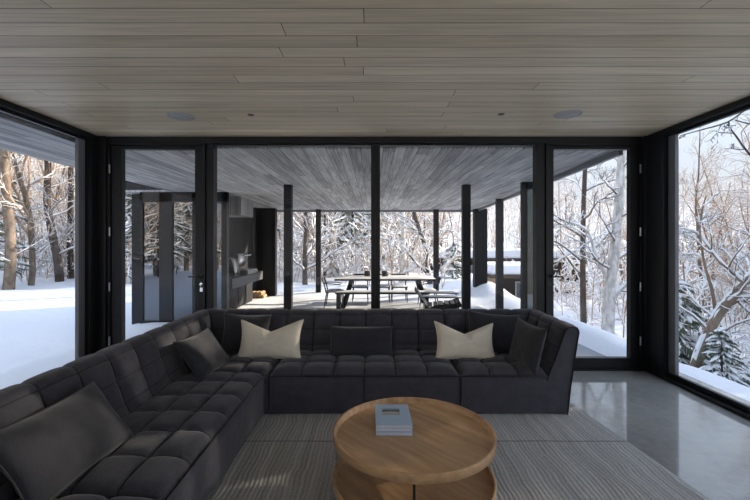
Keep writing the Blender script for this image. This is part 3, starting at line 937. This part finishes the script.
for (p0, p1), (y0, y1), n, side in regions:
    got = 0
    while got < n and tries < 20000:
        tries += 1
        Y = y0 + (y1 - y0) * random.random() ** .8
        x = wx(random.uniform(p0, p1), Y)
        if not clear(x, Y) or any((x - a) ** 2 + (Y - b_) ** 2 < 1.2 for a, b_ in pts_used): continue
        pts_used.append((x, Y))
        r = random.random()
        if r < (.0 if side == 'left' else .12 if side == 'mid' else .05): kd, i, f_ = 'fir', random.randrange(3), 'f'
        elif r < .6: kd, i, f_ = 'oak', random.randrange(4), 'b'
        else: kd, i, f_ = 'slim', random.randrange(4), 'b'
        sc_ = random.uniform(.75, 1.1) * (.70 if side == 'right' else 1)
        plant(kd, i, x, Y, *LAB[(side, f_)], s=sc_)
        got += 1

# trees farther right and left of the frame: right ones added unseen to block the low sun, left ones for the reflections
random.seed(77)
for i_ in range(30):
    dist = 12 + (i_ % 4) * 3.4
    az = math.radians(48 + 1.35 * i_)
    x_, y_ = math.sin(az) * dist + 1.5, math.cos(az) * dist + 2.5
    fir_ = i_ % 3 == 1
    if y_ > 1 and 372 + 400 * (x_ - (2.6 if fir_ else .5)) / y_ < 765: continue
    if i_ % 3 == 1: plant('fir', i_ % 3, x_, y_, 'unseen snowy evergreen added on the ravine slope to shade the house', 'evergreens on the ravine slope', s=1.0)
    else: plant('oak', i_ % 4, x_, y_, 'unseen bare tree added on the ravine slope to shade the house', 'bare trees on the ravine slope', s=1.0)
for i_ in range(22):
    x_ = -10 - random.random() * 14; y_ = -9 + random.random() * 19
    plant('fir' if i_ % 6 == 5 else 'oak', i_ % 3, x_, y_, *(('snowy evergreen beside the lawn, beyond the left side window', 'evergreens beside the lawn') if i_ % 6 == 5 else ('bare tree beside the lawn, beyond the left side window', 'bare trees beside the lawn')), s=random.uniform(.7, 1))

for i_ in range(16):
    x_ = -24 + i_ * 2.3 + random.random(); y_ = -13 - random.random() * 9
    plant('oak' if i_ % 2 else 'slim', i_ % 4, x_, y_, 'bare tree in the woods beyond the added rear window', 'bare trees behind the house', s=random.uniform(.8, 1))

# distant woods and undergrowth: uncountable
def scatter_mesh(name, templates, spots, mat, label, cat):
    Vs, Fs, n = [], [], 0
    for x, y, z, s_, a, k in spots:
        V, F = templates[k]
        c, s2 = math.cos(a), math.sin(a)
        W = V * s_
        W = np.stack([W[:, 0] * c - W[:, 1] * s2 + x, W[:, 0] * s2 + W[:, 1] * c + y, W[:, 2] + z], 1)
        Vs.append(W); Fs.append(F + n); n += len(V)
    o = np_mesh(name, np.concatenate(Vs), np.concatenate(Fs), mat)
    return tag(o, label, cat, kind='stuff')
def twig_template(seed, H, n1, L1, r0, tr_sides=4, snow=False):
    rng = np.random.default_rng(seed)
    tp = wander(rng, (0, 0, -.3), (0, 0, 1), H, 6, .07, 0)
    A, B = TubeBatch(), TubeBatch()
    for lvl, pts, rs in branch_set(rng, tp, np.linspace(r0, .015, 7), n1, .1, L1, 2, .8):
        rs = np.maximum(np.array(rs), .012)
        A.add(pts, rs, 4 if lvl == 0 else 3)
        if lvl > 0 and rng.random() < .8:
            B.add(np.array(pts) + np.array([0, 0, .02]), rs + .012, 3)
    return A.arrays(), B.arrays()
rng = np.random.default_rng(3)
tt = [twig_template(90 + i, 8 + i, 16, 2.6, .08) for i in range(5)]
sp = []
while len(sp) < 620:
    Y = rng.uniform(36, 75); x = (rng.uniform(-250, 1100) - 372) / 400 * Y
    sp.append((x, Y, ground(x, Y), rng.uniform(.7, 1.15) * (.75 if x > 8 else 1.0), rng.uniform(0, 6.28), rng.integers(0, 5)))
scatter_mesh('distant_woods', [a for a, b in tt], sp, m_twig, 'pale tan mass of distant bare trees on the far slope', 'woods')
scatter_mesh('snow_on_distant_woods', [b for a, b in tt], sp, m_snow_light, 'snow lying along the boughs of the distant tree mass', 'snow')
bt = [twig_template(120 + i, 1.8 + .3 * i, 9, 1.1, .018) for i in range(5)]
sp = []
while len(sp) < 900:
    Y = rng.uniform(8, 40) if rng.random() < .5 else rng.uniform(15, 32)
    x = (rng.uniform(-200, 1000) - 372) / 400 * Y
    if (-9 < x < 8.5 and Y < 16.5) or not (clear(x, Y) or (4.5 <= x < 12.5 and x > 9)): continue
    if x < 0 and Y < 17.5: continue
    sp.append((x, Y, ground(x, Y), rng.uniform(.6, 1.5), rng.uniform(0, 6.28), rng.integers(0, 5)))
scatter_mesh('undergrowth', [a for a, b in bt], sp, m_twig, 'tangle of bare tan brush growing between the trees', 'brush')
scatter_mesh('snow_on_undergrowth', [b for a, b in bt], sp, m_snow_light, 'snow caught on the tangle of bare brush', 'snow')

# ------------------------------------------------------------------ outdoor furniture
DZ = DECK + .0
def od(name, x, y, rz=0): return empty(name, (x, y, DZ), rz)
T = od('outdoor_dining_table', .36, 11.3)
tag(T, 'long dark outdoor dining table with snow on its top', 'table')
TL = 2.75
M().box(-TL / 2, TL / 2, -.5, .5, .735, .785).build('tabletop', m_post, T, bevel=.005)
s_ = M().grid(lambda u, v: (-TL / 2 + TL * u, -.5 + v, .785 + .035 * min(1, 8 * min(u, 1 - u), 8 * min(v, 1 - v)) * (.7 + .5 * vnoise(u * 9, v * 5))), 40, 16)
s_.build('snow', m_snow, T, smooth=True)
for sx in (-1, 1):
    lm = M()
    for sy in (-1, 1):
        lm.bar((sx * (TL / 2 - .45), sy * .18, .735), (sx * (TL / 2 - .22), sy * .40, -.02), .09, .09)
    lm.bar((sx * (TL / 2 - .42), -.3, .70), (sx * (TL / 2 - .42), .3, .70), .08, .06)
    lm.build('leg_frame', m_post, T)
B_ = od('bench', .27, 10.45)
tag(B_, 'long black backless bench in front of the outdoor dining table', 'bench')
M().box(-1.22, 1.22, -.18, .18, .44, .49).build('seat', m_blackmetal, B_, bevel=.004)
M().grid(lambda u, v: (-1.2 + 2.4 * u, -.16 + .32 * v, .49 + .03 * min(1, 8 * min(u, 1 - u), 6 * min(v, 1 - v))), 24, 8).build('snow', m_snow, B_, smooth=True)
for sx in (-1, 1):
    M().box(sx * 1.14 - .05, sx * 1.14 + .05, -.17, .17, -.02, .44).build('leg', m_blackmetal, B_, bevel=.003)

def outdoor_chair():
    r = od('outdoor_chair', 0, 0)
    # facing +x ; back at -x
    M().box(-.24, .24, -.24, .24, .42, .45).build('seat', m_blackmetal, r, bevel=.004)
    M().grid(lambda u, v: (-.22 + .44 * u, -.22 + .44 * v, .45 + .035 * min(1, 5 * min(u, 1 - u), 5 * min(v, 1 - v))), 10, 10).build('snow', m_snow, r, smooth=True)
    for sx in (-1, 1):
        for sy in (-1, 1):
            if sx > 0: M().tube([(.20, sy * .21, .42), (.25, sy * .23, -.02)], [.018, .012], 8).build('leg', m_blackmetal, r)
            else: M().tube([(-.20, sy * .21, .42), (-.28, sy * .23, -.02)], [.018, .012], 8).build('leg', m_blackmetal, r)
    bk = M()
    for sy in (-1, 1):
        bk.tube([(-.22, sy * .21, .43), (-.27, sy * .22, .65), (-.31, sy * .20, .80)], [.018, .016, .014], 8)
        bk.tube([(-.27, sy * .22, .66), (.0, sy * .25, .655), (.18, sy * .22, .63)], [.014, .016, .012], 8)
    bk.build('back_frame', m_blackmetal, r)
    M().grid(lambda u, v: (-.27 - .05 * v - .04 * math.sin(u * PI), -.21 + .42 * u, .64 + .16 * v), 10, 4).build('backrest', m_blackmetal, r, smooth=True).modifiers.new('s', 'SOLIDIFY').thickness = .018
    return r
oc = outdoor_chair()
first = True
for x_, y_, rz_, lb in ((-1.02, 11.0, 0, 'black outdoor chair at the left end of the outdoor table'),
                        (1.56, 11.2, PI, 'black outdoor chair with snow on it at the right end of the outdoor table'),
                        (-.35, 12.1, -PI / 2, 'black outdoor chair behind the outdoor table, beside the left end chair'),
                        (.30, 12.1, -PI / 2, 'black outdoor chair behind the outdoor table, hidden in part by the window mullion'),
                        (.82, 12.1, -PI / 2, 'black outdoor chair behind the outdoor table, nearest the right end chair')):
    o = oc if first else dup(oc)
    first = False
    o.location = (x_, y_, DZ); o.rotation_euler = (0, 0, rz_)
    tag(o, lb, 'chair', 'black chairs around the outdoor table')
for x_, lb in ((-.13, 'small black pot on the snowy outdoor table left of the mullion'), (.36, 'small black pot on the snowy outdoor table right of the mullion')):
    c = empty('lantern_pot', (x_, 11.25, DZ + .80)); tag(c, lb, 'pot')
    M().lathe([(0, 0), (.07, 0), (.085, .02), (.085, .15), (.075, .17), (.065, .15), (.065, .02), (0, .02)], 20).build('pot', m_blackmetal, c, smooth=True)
    M().lathe([(0, .145), (.064, .145)], 16).build('snow', m_snow_light, c)

A_ = od('lounge_chair', 1.62, 9.45, math.radians(-8))
tag(A_, 'low slatted black lounge chair with snow on its slats, right of the bench', 'lounge chair')
seatm = M()
for i in range(6):
    seatm.box(-.30 + i * .13, -.30 + i * .13 + .10, -.30, .30, .30 + .015 * i, .32 + .015 * i)
seatm.build('seat', m_blackmetal, A_, bevel=.003)
bkm = M()
for i in range(6):
    bkm.bar((-.28, -.27 + i * .108, .26), (-.60, -.27 + i * .108 * 1.0, .68 + .03 * math.sin(i / 5 * PI)), .095, .02, up=(1, 0, .5))
bkm.build('backrest', m_blackmetal, A_, bevel=.003)
for sy in (-1, 1):
    M().box(-.46, .44, sy * .38 - .065, sy * .38 + .065, .52, .545).build('armrest', m_blackmetal, A_, bevel=.003)
    M().bar((.38, sy * .36, -.02), (.38, sy * .36, .52), .10, .03).build('leg', m_blackmetal, A_)
    M().bar((-.62, sy * .33, -.02), (.45, sy * .33, .38), .03, .12).build('side_rail', m_blackmetal, A_)
    M().grid(lambda u, v: (-.44 + .86 * u, sy * .38 - .05 + .1 * v, .545 + .035 * min(1, 8 * min(u, 1 - u), 4 * min(v, 1 - v))), 16, 6).build('snow', m_snow_light, A_, smooth=True)
M().box(.50, .98, -.28, .28, .24, .27).box(.54, .58, -.26, .26, -.02, .24).box(.90, .94, -.26, .26, -.02, .24).build('footrest', m_blackmetal, A_, bevel=.003)
M().grid(lambda u, v: (.50 + .48 * u, -.27 + .54 * v, .27 + .035 * min(1, 5 * min(u, 1 - u), 5 * min(v, 1 - v))), 10, 8).build('snow', m_snow_light, A_, smooth=True)

# ------------------------------------------------------------------ rug
def rug_z(x, y): return .012 + .004 * vnoise(x * 4, y * 4)
rp = [(-1.75, -.6), (2.20, -.6), (1.86, 3.72), (-1.62, 3.72)]
def rugf(u, v):
    a = Vector(rp[0]).lerp(Vector(rp[1]), u); b = Vector(rp[3]).lerp(Vector(rp[2]), u)
    p = a.lerp(b, v)
    e = 1 if 0 < u < 1 and 0 < v < 1 else 0
    return (p.x, p.y, rug_z(p.x, p.y) if e else .002)
rg = M().grid(rugf, 120, 120).build('area_rug', m_rug, None, smooth=True)
tag(rg, 'large grey ribbed woven rug on the concrete floor under the coffee table', 'rug')

# ------------------------------------------------------------------ modular sofa
def puff(u, v, cu, cv, p=3.0):
    a, b = abs(2 * ((u * cu) % 1) - 1), abs(2 * ((v * cv) % 1) - 1)
    if u >= .9999 or u <= 0: a = 1
    if v >= .9999 or v <= 0: b = 1
    return ((1 - a ** p) ** .6) * ((1 - b ** p) ** .6)

SH, TH = .355, .765     # seat edge height and overall height
PROF = [(.10, .018), (.075, .25), (.045, .45), (.015, .65), (.0, .735), (.012, .760), (.03, .770), (.085, .768), (.112, .752), (.125, .72),
        (.165, .60), (.21, .48), (.255, .375), (.275, .30)]
def prof_at(t):
    L = [0]
    for a, b in zip(PROF, PROF[1:]): L.append(L[-1] + math.hypot(b[0] - a[0], b[1] - a[1]))
    s = t * L[-1]
    for i in range(len(PROF) - 1):
        if s <= L[i + 1] + 1e-9:
            f = (s - L[i]) / (L[i + 1] - L[i])
            return (PROF[i][0] + (PROF[i + 1][0] - PROF[i][0]) * f, PROF[i][1] + (PROF[i + 1][1] - PROF[i][1]) * f)
    return PROF[-1]
LT = sum(math.hypot(b[0] - a[0], b[1] - a[1]) for a, b in zip(PROF, PROF[1:]))
LO = sum(math.hypot(b[0] - a[0], b[1] - a[1]) for a, b in zip(PROF[:5], PROF[1:5]))
def backrest(m, P, L, cells, cut0=0.0, cut1=0.0):
    """P(s, d, z): s along the length, d inward from the outer top edge. cut0/cut1 mitre the ends (1 = 45 degrees)"""
    nu, nv = cells * 12, 84
    def f(u, v):
        d, z = prof_at(v)
        e = .01
        d1, z1 = prof_at(max(0, v - e)); d2, z2 = prof_at(min(1, v + e))
        tx, tz = d2 - d1, z2 - z1
        l = math.hypot(tx, tz)
        nd, nz = -tz / l, tx / l          # outward of the loop
        nd, nz = (nd, nz)
        vi = (v * LT - LO) / (LT - LO)
        if v * LT < LO:
            am = .006 * puff(u, v * LT / LO, cells, 1, 6)
        else:
            am = (.012 if vi < .25 else .028) * puff(u, vi, cells, 4, 3.6)
        d += nd * am; z += nz * am
        s0, s1 = d * cut0, L - d * cut1
        return P(s0 + (s1 - s0) * u, d, z)
    m.uv = [(i / nu * cells, .5 if j / nv * LT < LO else (j / nv * LT - LO) / (LT - LO) * 4) for i in range(nu + 1) for j in range(nv + 1)]
    m.grid(f, nu, nv)
    # end caps
    for u in (0, 1):
        n = 36
        ring = []
        for k in range(n + 1):
            d, z = prof_at(k / n)
            s0, s1 = d * cut0, L - d * cut1
            ring.append(P(s0 if u == 0 else s1, d, z))
        m.add(ring, [tuple(range(n + 1))] if u == 0 else [tuple(range(n, -1, -1))])
    return m
def seat(m, P, s0, s1, d0, d1, cs, cd, seed=0):
    ns, nd = cs * 10, cd * 10
    def f(u, v):
        s = s0 + (s1 - s0) * u; d = d0 + (d1 - d0) * v
        cr = min(1, 7 * min(u, 1 - u + .0)) ** .5 if True else 1
        edge = min(1, 9 * u, 9 * (1 - u), 9 * (1 - v))
        z = SH + .022 * math.sin(edge * PI / 2) + .010 * math.sin(v * PI)
        z += .030 * puff(u, v, cs, cd, 3.6) * (.85 + .3 * hash2(int(u * cs * .999) + seed, int(v * cd * .999)))
        z += .005 * vnoise(s * 18 + seed, d * 18)
        if u in (0, 1) or v == 1: z = SH - .012
        return P(s, d, z)
    m.uv = [(i / ns * cs, j / nd * cd) for i in range(ns + 1) for j in range(nd + 1)]
    return m.grid(f, ns, nd)
def body(m, P, s0, s1, d0, d1, bulge=.012):
    """upholstered base: closed box with softly rounded faces"""
    n = 10
    def ring(t):
        z = .020 + (SH - .008 - .020) * t
        b = bulge * (1 - (2 * t - 1) ** 4) - .012 * (1 if t in (0, 1) else 0)
        pts = []
        c = .02
        for (s, d, os_, od_) in ((s0, d0, -1, -1), (s1, d0, 1, -1), (s1, d1, 1, 1), (s0, d1, -1, 1)):
            pts.append((s, d, os_, od_))
        out = []
        for k in range(4):
            a, b2 = pts[k], pts[(k + 1) % 4]
            for j in range(8):
                f = j / 8
                s = a[0] + (b2[0] - a[0]) * f; d = a[1] + (b2[1] - a[1]) * f
                # only bulge the front (d1 side)
                w_ = b * (1 - (2 * f - 1) ** 6) if k == 2 else 0
                out.append((s, d + w_, z))
        return out
    ts = [i / n for i in range(n + 1)]
    rings = [ring(t) for t in ts]
    vs = [P(*p) for r in rings for p in r]
    N = 32
    fs = [(i * N + k, i * N + (k + 1) % N, (i + 1) * N + (k + 1) % N, (i + 1) * N + k) for i in range(n) for k in range(N)]
    fs.append(tuple(range(N - 1, -1, -1))); fs.append(tuple(n * N + k for k in range(N)))
    return m.add(vs, fs)
D = .91
def feet(P, root, spots):
    for s, d in spots:
        x, y, z = P(s, d, 0)
        M().cyl((x, y), .022, .0, .03, 12).build('foot', m_blackmetal, root)

def quilted(m, name, root):
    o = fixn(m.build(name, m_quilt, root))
    me = o.data
    n = len(me.vertices)
    uv = np.full((n, 2), .5, dtype=np.float32)
    uv[:len(m.uv)] = m.uv
    vi = np.zeros(len(me.loops), dtype=np.int32)
    me.loops.foreach_get('vertex_index', vi)
    me.uv_layers.new(name='UVMap').data.foreach_set('uv', uv[vi].ravel())
    return o
def fixn(o):
    """consistent outward normals"""
    import bmesh
    bm = bmesh.new(); bm.from_mesh(o.data)
    bmesh.ops.recalc_face_normals(bm, faces=bm.faces)
    bm.to_mesh(o.data); bm.free()
    o.data.polygons.foreach_set('use_smooth', [True] * len(o.data.polygons))
    o.data.set_sharp_from_angle(angle=math.radians(62))
    return o
SY = 3.44            # seat front line of the back row
RY = SY + D          # outer top line of its back
LX = -1.84           # outer top line of the left row
# back row: s = x, d measured toward the camera from RY
def Pback(s, d, z): return (s, RY - d, z)
def Pleft(s, d, z): return (LX + d, s, z)
def piping(root, pts):
    M().tube(pts, .0055, 6).build('piping', m_piping, root, smooth=True)

# straight two-seat module in the back row
r = empty('sofa_module', (-.89, SY, 0)); tag(r, 'two-seat charcoal sofa section in the middle of the back row', 'sofa')
def loc(P, base):
    return lambda s, d, z: tuple(Vector(P(s, d, z)) - Vector(base))
P = loc(Pback, (-.89, SY, 0))
x0, x1 = -.885, .755
fixn(body(M(), P, x0, x1, .10, D).build('base', m_sofa, r))
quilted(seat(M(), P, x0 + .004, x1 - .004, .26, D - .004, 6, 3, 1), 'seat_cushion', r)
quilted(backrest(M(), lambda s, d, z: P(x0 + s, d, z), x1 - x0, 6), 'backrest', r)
piping(r, [P(x0 + .006, D + .0, .05), P(x0 + .006, D + .004, SH - .01), P((x0 + x1) / 2, D + .006, SH - .006), P(x1 - .006, D + .004, SH - .01), P(x1 - .006, D, .05)])
piping(r, [P((x0 + x1) / 2 - .0, D + .010, .06), P((x0 + x1) / 2, D + .0125, .2), P((x0 + x1) / 2, D + .008, SH - .01)])
feet(P, r, [(x0 + .06, D - .07), (x1 - .06, D - .07), (x0 + .06, .2), (x1 - .06, .2)])

# end module with arm
r = empty('sofa_module', (1.2, SY, 0)); tag(r, 'charcoal sofa end section with a sloping arm, beside the right glass door', 'sofa')
P = loc(Pback, (1.2, SY, 0))
x0, x1 = .765, 1.78
fixn(body(M(), P, x0, x1 - .10, .10, D).build('base', m_sofa, r))
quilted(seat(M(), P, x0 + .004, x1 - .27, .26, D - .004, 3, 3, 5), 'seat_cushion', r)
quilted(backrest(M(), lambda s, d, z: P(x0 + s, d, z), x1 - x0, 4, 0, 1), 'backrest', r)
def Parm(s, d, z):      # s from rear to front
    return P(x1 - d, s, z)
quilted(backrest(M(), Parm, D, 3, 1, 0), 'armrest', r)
capring = [Parm(D + .006, *prof_at(k / 30)) for k in range(31)]
piping(r, capring)
piping(r, [P(x0 + .006, D, .05), P(x0 + .006, D + .004, SH - .01), P(x1 - .27, D + .006, SH - .008)])
piping(r, [Parm(s_, 0.0, .742) for s_ in np.linspace(.0, D, 8)])
feet(P, r, [(x0 + .06, D - .07), (x1 - .20, D - .07), (x0 + .06, .2), (x1 - .2, .2)])

# corner module
r = empty('sofa_module', (-1.37, SY + .45, 0)); tag(r, 'square charcoal corner sofa section joining the two rows', 'sofa')
P = loc(Pback, (-1.37, SY + .45, 0))
x0, x1 = LX, -.895
fixn(body(M(), P, x0 + .10, x1, .10, D).build('base', m_sofa, r))
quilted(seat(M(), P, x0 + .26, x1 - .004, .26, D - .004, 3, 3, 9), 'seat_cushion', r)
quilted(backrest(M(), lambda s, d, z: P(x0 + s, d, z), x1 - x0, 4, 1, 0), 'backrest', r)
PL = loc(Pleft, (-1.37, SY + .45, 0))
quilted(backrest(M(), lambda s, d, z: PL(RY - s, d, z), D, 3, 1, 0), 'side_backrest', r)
feet(P, r, [(x0 + .2, D - .07), (x1 - .06, .2), (x0 + .2, .2), (x1 - .06, D - .07)])

# left row modules
for (ya, yb, cells, lb, sd_) in ((1.79, 3.44, 6, 'two-seat charcoal sofa section along the left row, next to the corner', 20),
                                 (.13, 1.78, 6, 'two-seat charcoal sofa section of the left row, nearest the camera', 31)):
    cy = (ya + yb) / 2
    r = empty('sofa_module', (-1.37, cy, 0)); tag(r, lb, 'sofa')
    P = loc(Pleft, (-1.37, cy, 0))
    fixn(body(M(), P, ya, yb, .10, D).build('base', m_sofa, r))
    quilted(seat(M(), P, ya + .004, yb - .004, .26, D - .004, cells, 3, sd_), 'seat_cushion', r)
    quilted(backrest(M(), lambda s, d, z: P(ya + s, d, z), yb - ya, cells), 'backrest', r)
    piping(r, [P(ya + .006, D, .05), P(ya + .006, D + .004, SH - .01), P(cy, D + .006, SH - .006), P(yb - .006, D + .004, SH - .01), P(yb - .006, D, .05)])
    piping(r, [P(s_, .0, .742) for s_ in np.linspace(ya + .01, yb - .01, 6)])
    feet(P, r, [(ya + .06, D - .07), (yb - .06, D - .07), (ya + .06, .2), (yb - .06, .2)])

# ------------------------------------------------------------------ cushions
def pillow(name, w_, h_, t_, mat, c, rz, tilt, roll, label, cat='cushion', chop=.0, pinch=.10, seed=0, n=30, mat_p=None):
    """local x = width, z = height, y = thickness; c = world position of the bottom centre"""
    m = M()
    def f(sgn):
        def g_(u, v):
            a, b = 2 * u - 1, 2 * v - 1
            ex = w_ / 2 * (1 - pinch * (1 - b * b))
            ez = h_ / 2 * (1 - pinch * (1 - a * a))
            x = a * ex; z = b * ez
            th = t_ / 2 * ((1 - a ** 4) * (1 - b ** 4)) ** .55
            th *= .85 + .15 * (1 - a * a) * (1 - b * b)
            th += .006 * (vnoise(a * 5 + seed, b * 5) - .5) * (1 - a ** 6) * (1 - b ** 6)
            # chop dent in the top edge
            if chop:
                k = max(0, 1 - abs(a) * 1.02) ** 1.15 * smooth(-.5, 1, b)
                z -= chop * k
                th *= 1 - .45 * math.exp(-(a / .10) ** 2) * smooth(-.1, 1, b)
                th += .010 * math.cos(a * 26) * math.exp(-(a / .35) ** 2) * smooth(.0, .8, b) * (1 - b ** 6)
            return (x, sgn * th, z + h_ / 2)
        return g_
    m.grid(f(-1), n, n); m.grid(f(1), n, n, flip=True)
    r = empty(name, c, 0)
    r.rotation_mode = 'XYZ'
    R = Matrix.Rotation(rz, 4, 'Z') @ Matrix.Rotation(tilt, 4, 'X') @ Matrix.Rotation(roll, 4, 'Y')
    r.rotation_euler = R.to_euler()
    o = m.build('cover', mat, r)
    import bmesh
    bm = bmesh.new(); bm.from_mesh(o.data)
    bmesh.ops.remove_doubles(bm, verts=bm.verts, dist=.0008)
    bmesh.ops.recalc_face_normals(bm, faces=bm.faces)
    bm.to_mesh(o.data); bm.free()
    o.data.polygons.foreach_set('use_smooth', [True] * len(o.data.polygons))
    # seam
    pts = []
    for k in range(80):
        q = k / 20
        s_ = int(q); fr = 2 * (q - s_) - 1
        a, b = [(fr, -1), (1, fr), (-fr, 1), (-1, -fr)][s_]
        x = a * w_ / 2 * (1 - pinch * (1 - b * b)); z = b * h_ / 2 * (1 - pinch * (1 - a * a))
        if chop and b > 0: z -= chop * max(0, 1 - abs(a) * 1.02) ** 1.15 * smooth(-.5, 1, b)
        pts.append((x, 0, z + h_ / 2))
    pts.append(pts[0])
    M().tube(pts, .004, 6, cap=False).build('seam', mat_p or mat, r, smooth=True)
    return tag(r, label, cat)

def at(pxx, pyy, Y): return px(pxx, pyy, Y)
TL_ = math.radians(-22)   # lean back (top away from the camera)
SZ = SH + .03
def sit(xp, Y): return (wx(xp, Y), Y, SZ + .005)
pillow('throw_cushion', .62, .38, .15, m_cream, sit(268.5, 3.76), math.radians(-3), TL_, math.radians(-1), 'cream linen cushion with a chopped top at the sofa corner', chop=.10, seed=1)
pillow('throw_cushion', .58, .36, .15, m_cream, sit(466, 3.74), math.radians(4), TL_, math.radians(3), 'cream linen cushion with a chopped top on the end section', chop=.10, seed=2)
pillow('throw_cushion', .63, .30, .14, m_sofa_pillow, sit(361, 3.84), 0, TL_, 0, 'charcoal lumbar cushion in the middle of the back row', seed=3, pinch=.05)
pillow('throw_cushion', .48, .40, .15, m_sofa_pillow, sit(244, 3.96), math.radians(12), math.radians(-16), math.radians(4), 'dark cushion half hidden behind the cream cushion in the corner', seed=4)
pillow('throw_cushion', .52, .42, .15, m_sofa_pillow, (wx(490, 4.02), 3.97, SZ), math.radians(-8), math.radians(-20), math.radians(5), 'dark cushion half hidden behind the cream cushion of the end section', seed=5)
pillow('throw_cushion', .54, .40, .14, m_sofa_pillow, (1.345, 3.60, SZ), math.radians(-86), math.radians(-14), math.radians(0), 'charcoal cushion leaning on the arm of the end section', seed=6)
pillow('throw_cushion', .54, .39, .14, m_sofa_pillow, (-1.33, 3.43, SZ), math.radians(84), math.radians(-36), math.radians(0), 'charcoal cushion leaning on the left row backrest near the corner', seed=7)
pillow('throw_cushion', .70, .40, .16, m_sofa_pillow, (-1.36, 1.95, SZ), math.radians(89), math.radians(-38), 0, 'large charcoal cushion against the left row backrest, nearest the camera', seed=8)

# ------------------------------------------------------------------ coffee table
CT = (.243, 2.37)
ct = empty('coffee_table', (CT[0], CT[1], .016)); tag(ct, 'round two-tier oak coffee table with raised rims on the grey rug', 'coffee table')
R_ = .475
def tray(z, name):
    pr = [(0, z), (R_ - .028, z), (R_ - .020, z + .004), (R_ - .018, z + .034), (R_ - .014, z + .038), (R_ - .004, z + .038), (R_, z + .034), (R_ - .004, z - .012), (R_ - .018, z - .022), (0, z - .022)]
    o = M().lathe(pr, 96).build(name, m_oak, ct)
    fixn(o)
    return o
tray(.345, 'upper_tray'); tray(.085, 'lower_tray')
for sx_, sy_ in ((-.037, -.41), (-.36, .2), (.36, .2)):
    M().box(sx_ - .006, sx_ + .006, sy_ - .012, sy_ + .012, .086, .324).build('support', m_blackmetal, ct)
M().lathe([(.0, .0), (.40, .0), (.40, .062), (0, .062)], 64).build('plinth', m_blackmetal, ct, smooth=False)

BZ = .361 + .0015
lbl = ['pale blue photo book with a landscape cover print, topmost of its stack', 'pale blue book in the middle of the stack on the coffee table', 'pale blue book at the bottom of the stack on the coffee table']
for i in range(3):
    tz = BZ + (2 - i) * .0208
    ox = (.0, .001, .003)[i]
    r = empty('book', (.130 + ox, 2.50 + (0, .003, -.002)[i], tz), math.radians((0.6, -.4, -1.0)[i]))
    tag(r, lbl[i], 'book', 'stacked pale blue books')
    c = M().box(-.108, .108, -.15, .15, .0, .0028).box(-.108, .108, -.15, .15, .0172, .020).box(-.108, -.1052, -.15, .15, .0028, .0172)
    c.build('cover', m_book_b, r, bevel=.0008)
    M().box(-.1050, .103, -.145, .145, .0030, .0170).build('pages', m_pages, r)
    if i == 0:
        M().box(-.066, .046, -.012, .088, .0202, .0207).build('cover_print', m_print, r)
